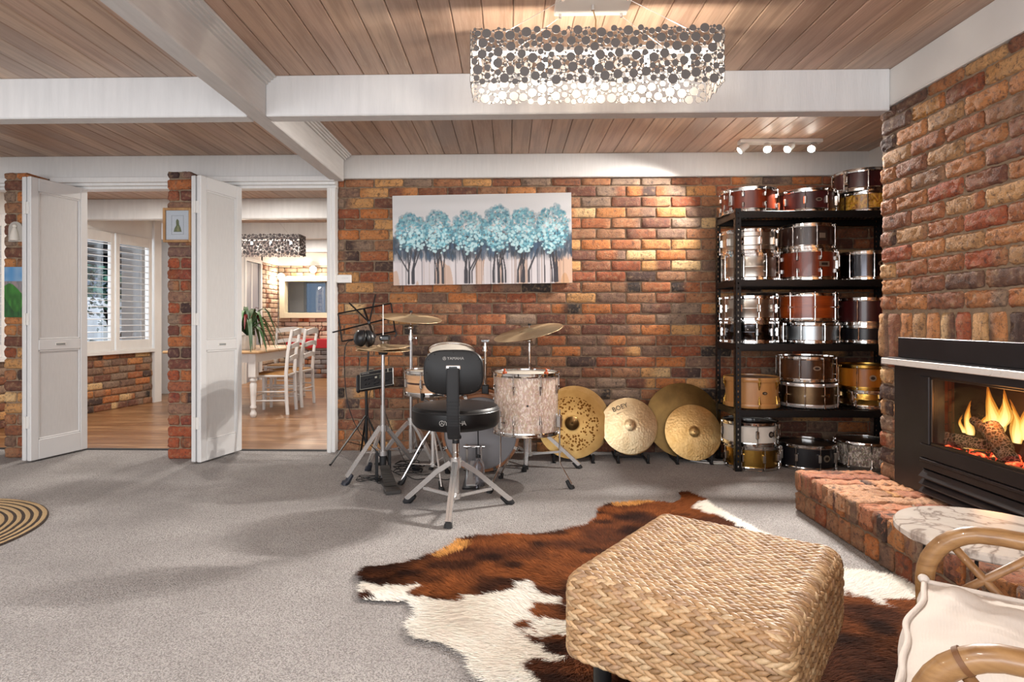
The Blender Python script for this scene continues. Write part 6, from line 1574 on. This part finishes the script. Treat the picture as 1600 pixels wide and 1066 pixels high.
# ---- track of four spots
sp = thing('spot_track', 'white ceiling bar with four small spot lamps above the shelving', 'ceiling lamp', (2.0, 4.56, CEIL))
mb = MB(); mb.box(1.70, 2.30, 4.525, 4.60, CEIL-.028, CEIL-.0005, .004); mb.build('bar', M['white_metal'], sp, smooth=0)
aims = [((1.735, 4.545), (-.80, .02, -.62)), ((1.90, 4.545), (-.30, -.75, -.70)), ((2.07, 4.545), (-.72, -.42, -.62)), ((2.235, 4.545), (-.60, -.60, -.62))]
for k, ((x, y), d_) in enumerate(aims):
    d = V3(d_).normalized(); j = V3((x, y, CEIL-.055)); a = j - d*.03; b_ = j + d*.048
    mb = MB(); mb.cyl((x, y, CEIL-.05), (x, y, CEIL-.026), .007, seg=10); mb.lathe([(.0, 0), (.020, .002), (.025, .012), (.029, .076), (.026, .078), (.024, .070)], 24, along(a, d)); hd = mb.build('spot_head', M['white_metal'], sp)
    mb = MB(); mb.lathe([(0, .071), (.0245, .071)], 24, along(a, d)); ln = mb.build('lens', M['spot'], hd)
    li = D.lights.new('spot_light', 'SPOT'); li.energy = (130, 190, 210, 210)[k]; li.color = (1, .94, .87); li.spot_size = R(96); li.spot_blend = .5; li.shadow_soft_size = .02
    lo = D.objects.new('spot_light', li); COL.objects.link(lo); lo.location = a + d*.085; lo.rotation_euler = d.to_track_quat('-Z', 'Y').to_euler()
# ---- wall globes over the hatch
for (x, z, lb) in ((-4.33, 1.885, 'small white globe lamp at the corner of the serving hatch'), (-3.72, 2.02, 'small white globe lamp above the middle of the serving hatch')):
    g = thing('globe_lamp', lb, 'wall lamp', (x, 11.44, z)); 
    mb = MB(); mb.sphere((x, 11.40, z), .072, seg=24, ring=14); mb.build('globe', M['globe'], g)
    mb = MB(); mb.cyl((x, 11.40, z+.02), (x, 11.498, z+.02), .045, seg=20); mb.build('wall_mount', M['white_metal'], g)
    li = D.lights.new('globe_light', 'POINT'); li.energy = 14; li.color = (1, .86, .68); li.shadow_soft_size = .06
    lo = D.objects.new('globe_light', li); COL.objects.link(lo); lo.location = (x, 11.28, z-.06)

# ================================================================== DINING FURNITURE
M['table_top'] = wood('pale_table_wood', 'b58e66', 'd0ac80', .35, 10, (.15, 1, 1))
M['white_wood'] = simple('white_furniture_paint', 'dcdad8', .45)
TX0, TX1, TY0, TY1 = -3.72, -2.72, 6.48, 8.02
dt = thing('dining_table', 'white dining table with pale wooden top and turned legs', 'table', ((TX0+TX1)/2, (TY0+TY1)/2, 0))
mb = MB(); mb.box(TX0-.03, TX1+.03, TY0-.03, TY1+.03, .700, .730, .010); mb.build('table_top', M['table_top'], dt, smooth=0)
mb = MB()
for (a, b, c, d_) in ((TX0+.07, TX1-.07, TY0+.05, TY0+.075), (TX0+.07, TX1-.07, TY1-.075, TY1-.05), (TX0+.05, TX0+.075, TY0+.07, TY1-.07), (TX1-.075, TX1-.05, TY0+.07, TY1-.07)): mb.box(a, b, c, d_, .60, .70)
mb.build('apron', M['white_wood'], dt, smooth=0)
for x in (TX0+.075, TX1-.075):
    for y in (TY0+.075, TY1-.075):
        mb = MB(); mb.box(x-.042, x+.042, y-.042, y+.042, .44, .70, .004); mb.lathe([(.0, 0), (.022, 0), (.034, .02), (.036, .045), (.024, .07), (.020, .09), (.034, .105), (.034, .12), (.026, .135), (.032, .25), (.038, .36), (.028, .385), (.040, .40), (.040, .415), (.03, .44)], 20, tr(x, y, 0)); mb.build('leg', M['white_wood'], dt, smooth=40)
M['rush'] = simple('rush_seat', 'a87a42', .8, var=.3, vscale=60, stretch=(1, 6, 1))
def dining_chair(label, loc, rz):
    root = thing('dining_chair', label, 'chair', loc, rz, 'white ladder back dining chairs'); OFF[root.name] = (0, 0, 0)
    # local: y = backwards
    for sx in (-1, 1):
        mb = MB(); mb.tube([(sx*.20, .19, .0), (sx*.195, .175, .22), (sx*.19, .17, .46), (sx*.19, .19, .70), (sx*.19, .235, .95)], [.020, .021, .022, .020, .017], seg=10, flat=.8); mb.build('back_post', M['white_wood'], root)
        mb = MB(); mb.tube([(sx*.21, -.19, 0), (sx*.21, -.19, .45)], [.017, .021], seg=10); mb.build('front_leg', M['white_wood'], root)
    for (z, h, y) in ((.91, .06, .222), (.76, .045, .200), (.62, .045, .18)):
        vs = []
        for i in range(9): t = -1+i/4; vs += [(t*.185, y+.012-.03*(1-t*t)*-1, z-h/2+.02*(1-t*t)), (t*.185, y+.012+.03*(1-t*t), z+h/2+.028*(1-t*t))]
        mb = MB(); fr_ = [(2*i, 2*i+2, 2*i+3, 2*i+1) for i in range(8)]; b2 = [(x, yy+.016, zz) for x, yy, zz in vs]; n = len(vs)
        mb.add(vs+b2, fr_+[tuple(q+n for q in f[::-1]) for f in fr_]+[(2*i+1, 2*i+3, 2*i+3+n, 2*i+1+n) for i in range(8)]+[(2*i+2, 2*i, 2*i+n, 2*i+2+n) for i in range(8)]); mb.build('back_rail', M['white_wood'], root, smooth=30)
    mb = MB()
    for p, q in ([((s*.21, -.19, z), (s*.195, .178, z)) for s in (-1, 1) for z in (.16, .26)]+[((-.21, -.19, .20), (.21, -.19, .20)), ((-.195, .178, .22), (.195, .178, .22))]): mb = MB(); mb.tube([p, q], .009, seg=8); mb.build('stretcher', M['white_wood'], root)
    mb = MB()
    for (p, q) in (((-.21, -.19), (.21, -.19)), ((-.19, .17), (.19, .17)), ((-.21, -.19), (-.19, .17)), ((.21, -.19), (.19, .17))): mb.tube([(*p, .435), (*q, .435)], .014, seg=8)
    mb.build('seat_frame', M['white_wood'], root)
    mb = MB(); mb.box(-.20, .20, -.19, .165, .43, .462, .012); mb.build('rush_seat', M['rush'], root, smooth=0)
    return root
c1 = dining_chair('white ladder back chair at the table side, nearer of the two in the doorway', (-2.70, 6.93, 0), R(-90+6))
dup(c1, (-2.70, 7.52, 0), R(-90-3), 'white ladder back chair at the table side, further of the two in the doorway')
dup(c1, (-3.05, 8.20, 0), R(4), 'white ladder back chair at the far end of the dining table')
# plant on the table
pp_ = (-2.96, 6.78, .731)
pl = thing('potted_bromeliad', 'leafy plant with drooping dark leaves in a white pot on the dining table', 'plant', pp_)
mb = MB(); mb.lathe([(0, 0), (.085, 0), (.092, .01), (.094, .15), (.098, .152), (.098, .16), (.088, .16), (.086, .14), (0, .138)], 28, tr(*pp_)); mb.build('pot', simple('white_glazed_pot', 'd6d0c8', .35, var=.06, vscale=18), pl)
rl = random.Random(6); mb = MB(); mr = MB()
for k in range(46):
    a = rl.uniform(0, 2*PI); Lg = rl.uniform(.22, .46); up_ = rl.uniform(.14, .40); w = rl.uniform(.014, .026); c = lin(rl.choice(['1f3320', '2d4a2c', '3c5c38', '567a52', '1a2a1e']))
    tgt = mb
    if k % 15 == 0: c = lin('7a1c22'); tgt = mr; Lg *= .5; up_ *= 1.1
    vs = []
    for i in range(8):
        t = i/7; r_ = Lg*t; z = .15 + up_*math.sin(min(1, t*1.15)*PI*.62) - .28*t**3*Lg/.3
        ww = w*math.sin(PI*(.08+.9*t))**.7; ca, sa = math.cos(a), math.sin(a)
        vs += [(pp_[0]+r_*ca-sa*ww, pp_[1]+r_*sa+ca*ww, pp_[2]+z+.006), (pp_[0]+r_*ca, pp_[1]+r_*sa, pp_[2]+z), (pp_[0]+r_*ca+sa*ww, pp_[1]+r_*sa-ca*ww, pp_[2]+z+.006)]
    tgt.add(vs, [(3*i+j, 3*i+j+1, 3*i+j+4, 3*i+j+3) for i in range(7) for j in (0, 1)], 0, c)
mb.build('foliage', M['leaf'], pl, smooth=180, color=True); mr.build('red_bracts', M['leaf'], pl, smooth=180, color=True)
# brick bar with a red counter
rng = random.Random(41); brk = thing('breakfast_bar', 'pale brick breakfast bar with a red counter at the end of the dining room', 'counter', (-3.2, 11.2, 0))
mb = MB(); xf = frame((-4.05, 11.02, 0), (1, 0, 0), (0, 0, 1), (0, -1, 0)); brick_field(mb, xf, 2.0, .55, PAL_GREY, rng, rough=.001); slab(mb, xf, 0, 2.0, 0, .55); mb.build('brick_base', [M['brick_pale'], M['mortar_dark']], brk, smooth=60, color=True)
mb = MB(); mb.box(-4.08, -2.0, 10.97, 11.48, .55, .715, .006); mb.build('counter_top', simple('red_laminate', 'b3202a', .3), brk, smooth=0)
tw = (-3.55, 11.15, .716); mb = MB()
for (a, b, c) in ((.0, .02, .26), (.07, .0, .22), (-.06, .02, .20), (.03, -.02, .16)): mb.tube([tw, V3(tw)+V3((a*.3, b, c*.5)), V3(tw)+V3((a*1.3, b, c))], [.022, .016, .008], seg=7)
mb.lathe([(0, 0), (.045, 0), (.03, .03), (0, .04)], 12, tr(*tw)); o = mb.build('driftwood_ornament', simple('brown_driftwood', '5a3a30', .8), None); tag(o, 'small brown branching ornament on the red counter', 'ornament')
# ---- small wall things
pf = thing('framed_picture', 'small wooden framed picture of a green figure on the brick pier', 'picture', (-2.53, 4.56, 1.787))
fx0, fx1, fz0, fz1 = -2.637, -2.418, 1.655, 1.918
mb = MB()
for (a, b, c, d_) in ((fx0, fx0+.020, fz0, fz1), (fx1-.020, fx1, fz0, fz1), (fx0+.02, fx1-.02, fz0, fz0+.02), (fx0+.02, fx1-.02, fz1-.02, fz1)): mb.box(a, b, 4.545, 4.572, c, d_, .004)
mb.build('frame', wood('honey_oak_frame', '8a6238', 'b58a58', .4, 30), pf, smooth=0)
mb = MB(); mb.box(fx0+.015, fx1-.015, 4.560, 4.572, fz0+.015, fz1-.015); fc = mb.build('mount_card', simple('white_mount', 'dcdcd8', .7), pf, smooth=0)
mb = MB()
for (a, b, c, d_) in ((-2.575, -2.573, 1.715, 1.860), (-2.483, -2.481, 1.715, 1.860), (-2.575, -2.481, 1.715, 1.717), (-2.575, -2.481, 1.858, 1.860)): mb.box(a, b, 4.5588, 4.5602, c, d_)
mb.build('inner_line', simple('grey_line', '8a8c8c', .7), fc, smooth=0)
mb = MB(); xf = frame((-2.528, 4.5598, 1.735), (1, 0, 0), (0, 0, 1), (0, -1, 0)); mb.prism([(-.030, 0), (.032, 0), (.024, .03), (.012, .055), (.010, .085), (-.002, .10), (-.012, .085), (-.010, .05), (-.024, .025)], 0, .0012, xf); mb.prism([(-.006, .005), (.016, .005), (.008, .045), (.0, .05)], .0012, .002, xf, mi=1)
mb.build('green_figure', [simple('green_print', '5a6a38', .7), simple('olive_print', '8a8a50', .7)], fc, smooth=0)
mb = MB(); mb.box(fx0+.016, fx1-.016, 4.556, 4.5575, fz0+.016, fz1-.016); mb.build('glass', M['glass'], pf, smooth=0)
ls = thing('landscape_canvas', 'small unframed landscape canvas with green hills on the side pier', 'painting', (-3.80, 4.56, 1.42))
nx_, nz_ = 60, 70; a_, b_ = np.meshgrid(np.linspace(0, 1, nx_), np.linspace(0, 1, nz_)); im = np.where((b_ > .72)[..., None], L3('4a86b8')*(1-.4*vnoise(a_*4, b_*8, 1, 31)[..., None])+L3('c8d8e0')*.3*vnoise(a_*4, b_*8, 1, 31)[..., None], L3('3c7a2c'))
hl = .55+.12*np.sin(a_*4+.6); im = np.where((b_ < hl)[..., None], L3('2f6a24')*(.6+.9*vnoise(a_*9, b_*9, 1, 32)[..., None]), im); im = np.where(((b_ > hl) & (b_ <= .72))[..., None], L3('7a8a8c')*.6+L3('b06a6a')*.4*vnoise(a_*14, b_*14, 1, 33)[..., None], im)
im = np.where((b_ < .25+.15*np.sin(a_*5+2))[..., None], L3('1c4a20')*(.6+1.2*vnoise(a_*13, b_*13, 1, 34)[..., None]), im)
V = np.stack([-3.865+.172*a_, np.full(a_.shape, 4.5445), 1.085+.385*b_*1.0], -1).reshape(-1, 3)-np.array(OFF[ls.name]); I = np.arange(nx_*nz_).reshape(nz_, nx_)
mesh_np('painted_face', V, np.stack([I[:-1, :-1], I[:-1, 1:], I[1:, 1:], I[1:, :-1]], -1).reshape(-1, 4), im.reshape(-1, 3), M['paint'], ls)
mb = MB(); mb.box(-3.865, -3.693, 4.545, 4.574, 1.085, 1.47, .001); mb.build('canvas_edge', M['linen'], ls, smooth=0)
pq = thing('figurine_plaque', 'small arched plaque with a pale robed figure on the side pier', 'plaque', (-3.80, 4.56, 1.72))
mb = MB(); xf = frame((-3.79, 4.572, 1.665), (1, 0, 0), (0, 0, 1), (0, -1, 0)); arch = [(-.055, 0), (.055, 0), (.055, .10)]+[(.055*math.cos(R(a)), .10+.055*math.sin(R(a))) for a in range(20, 180, 20)]+[(-.055, .10)]
mb.prism(arch, 0, .014, xf); mb.build('backing', simple('grey_plaque', 'a8a29a', .5), pq, smooth=0)
mb = MB(); mb.lathe([(0, 0), (.034, 0), (.030, .04), (.016, .09), (.012, .10), (0, .10)], 16, tr(-3.79, 4.553, 1.672)); mb.sphere((-3.79, 4.553, 1.785), .015, seg=12, ring=8); mb.build('robed_figure', simple('ivory_figure', 'd8d2c8', .5), pq)
tm_ = thing('thermostat', 'small white control box on the brick wall beside the door jamb', 'thermostat', (-1.345, 4.895, 1.395))
mb = MB(); mb.box(-1.415, -1.283, 4.880, 4.912, 1.365, 1.430, .004); bx_ = mb.build('housing', M['white_metal'], tm_, smooth=0)
mb = MB()
for k in range(3): mb.box(-1.36+.022*k, -1.347+.022*k, 4.877, 4.881, 1.398, 1.408, .001)
mb.build('button', M['plaster'], bx_, smooth=0)
so = thing('wall_socket', 'white wall socket low on the dining room brickwork', 'socket', tuple(xfA @ V3((.95, .30, .01))))
mb = MB(); mb.box(.89, 1.01, .26, .335, .0, .012, .002, xf=xfA); mb.build('plate', M['white_metal'], so, smooth=0)

# ================================================================== LIGHT
w = D.worlds.new('sky_light'); SC.world = w; w.use_nodes = True; nt = w.node_tree; bg = nt.nodes['Background']
bg.inputs[0].default_value = (.42, .55, .72, 1); bg.inputs[1].default_value = .35
def area(name, loc, aim, sx, sy, e, col, spread=180):
    li = D.lights.new(name, 'AREA'); li.shape = 'RECTANGLE'; li.size = sx; li.size_y = sy; li.energy = e; li.color = col; li.spread = R(spread)
    o = D.objects.new(name, li); COL.objects.link(o); o.location = loc; o.rotation_euler = V3(aim).to_track_quat('-Z', 'Z').to_euler(); return o
area('rear_fill', (-1.5, -3.15, 1.32), (0, 1, 0), 8.0, 1.55, 280, (.95, .97, 1))  # soft fill added behind the camera, set in the rear opening
for (x, y) in ((-3.2, 1.6), (-3.2, -.8), (-1.0, .4), (.6, -1.2)):  # unseen ceiling fill lamps added to lift the main room
    g = D.lights.new('ceiling_fill', 'AREA'); g.shape = 'DISK'; g.size = .16; g.energy = 24; g.color = (1, .96, .93)
    o = D.objects.new('ceiling_fill', g); COL.objects.link(o); o.location = (x, y, CEIL-.02)
area('shutter_daylight', (-5.35, 7.0, 1.45), (1, -.2, 0), 2.4, 1.2, 40, (.9, .95, 1))
for (x, y) in ((-2.4, 5.8), (-3.6, 5.6), (-3.2, 9.2), (-3.0, 10.6)):  # added fill lamps giving the dining room its ambient light
    g = D.lights.new('dining_fill', 'AREA'); g.shape = 'DISK'; g.size = .16; g.energy = 26; g.color = (1, .93, .84)
    o = D.objects.new('dining_fill', g); COL.objects.link(o); o.location = (x, y, CEIL-.02)
li = D.lights.new('fence_fill', 'POINT'); li.energy = 420; li.color = (.92, .96, 1); li.shadow_soft_size = .2  # unseen lamp added to brighten the white fence
o = D.objects.new('fence_fill', li); COL.objects.link(o); o.location = (-8.6, 13.2, 2.6)
li = D.lights.new('fire_glow', 'POINT'); li.energy = 3; li.color = (1, .45, .14); li.shadow_soft_size = .08
o = D.objects.new('fire_glow', li); COL.objects.link(o); o.location = (2.10, 2.70, .63)

# ================================================================== CAMERA
cam = D.cameras.new('camera'); cam.sensor_fit = 'HORIZONTAL'; cam.sensor_width = 36; cam.lens = 950/1600*36; cam.shift_x = 30/1600; cam.shift_y = -33/1600; cam.clip_start = .02; cam.clip_end = 100
co_ = D.objects.new('camera', cam); COL.objects.link(co_); co_.location = (0, 0, 1.065); co_.rotation_euler = (R(90), 0, R(1.6)); SC.camera = co_
SC.view_settings.view_transform = 'Standard'; SC.view_settings.look = 'None'; SC.view_settings.gamma = 1; SC.view_settings.exposure = 0.25; SC.view_settings.use_curve_mapping = False
SC.render.film_transparent = False
SC.cycles.max_bounces = 8; SC.cycles.diffuse_bounces = 4; SC.cycles.glossy_bounces = 4; SC.cycles.transparent_max_bounces = 16; SC.cycles.sample_clamp_indirect = 6; SC.cycles.caustics_reflective = False; SC.cycles.caustics_refractive = False
SC.cycles.use_denoising = True
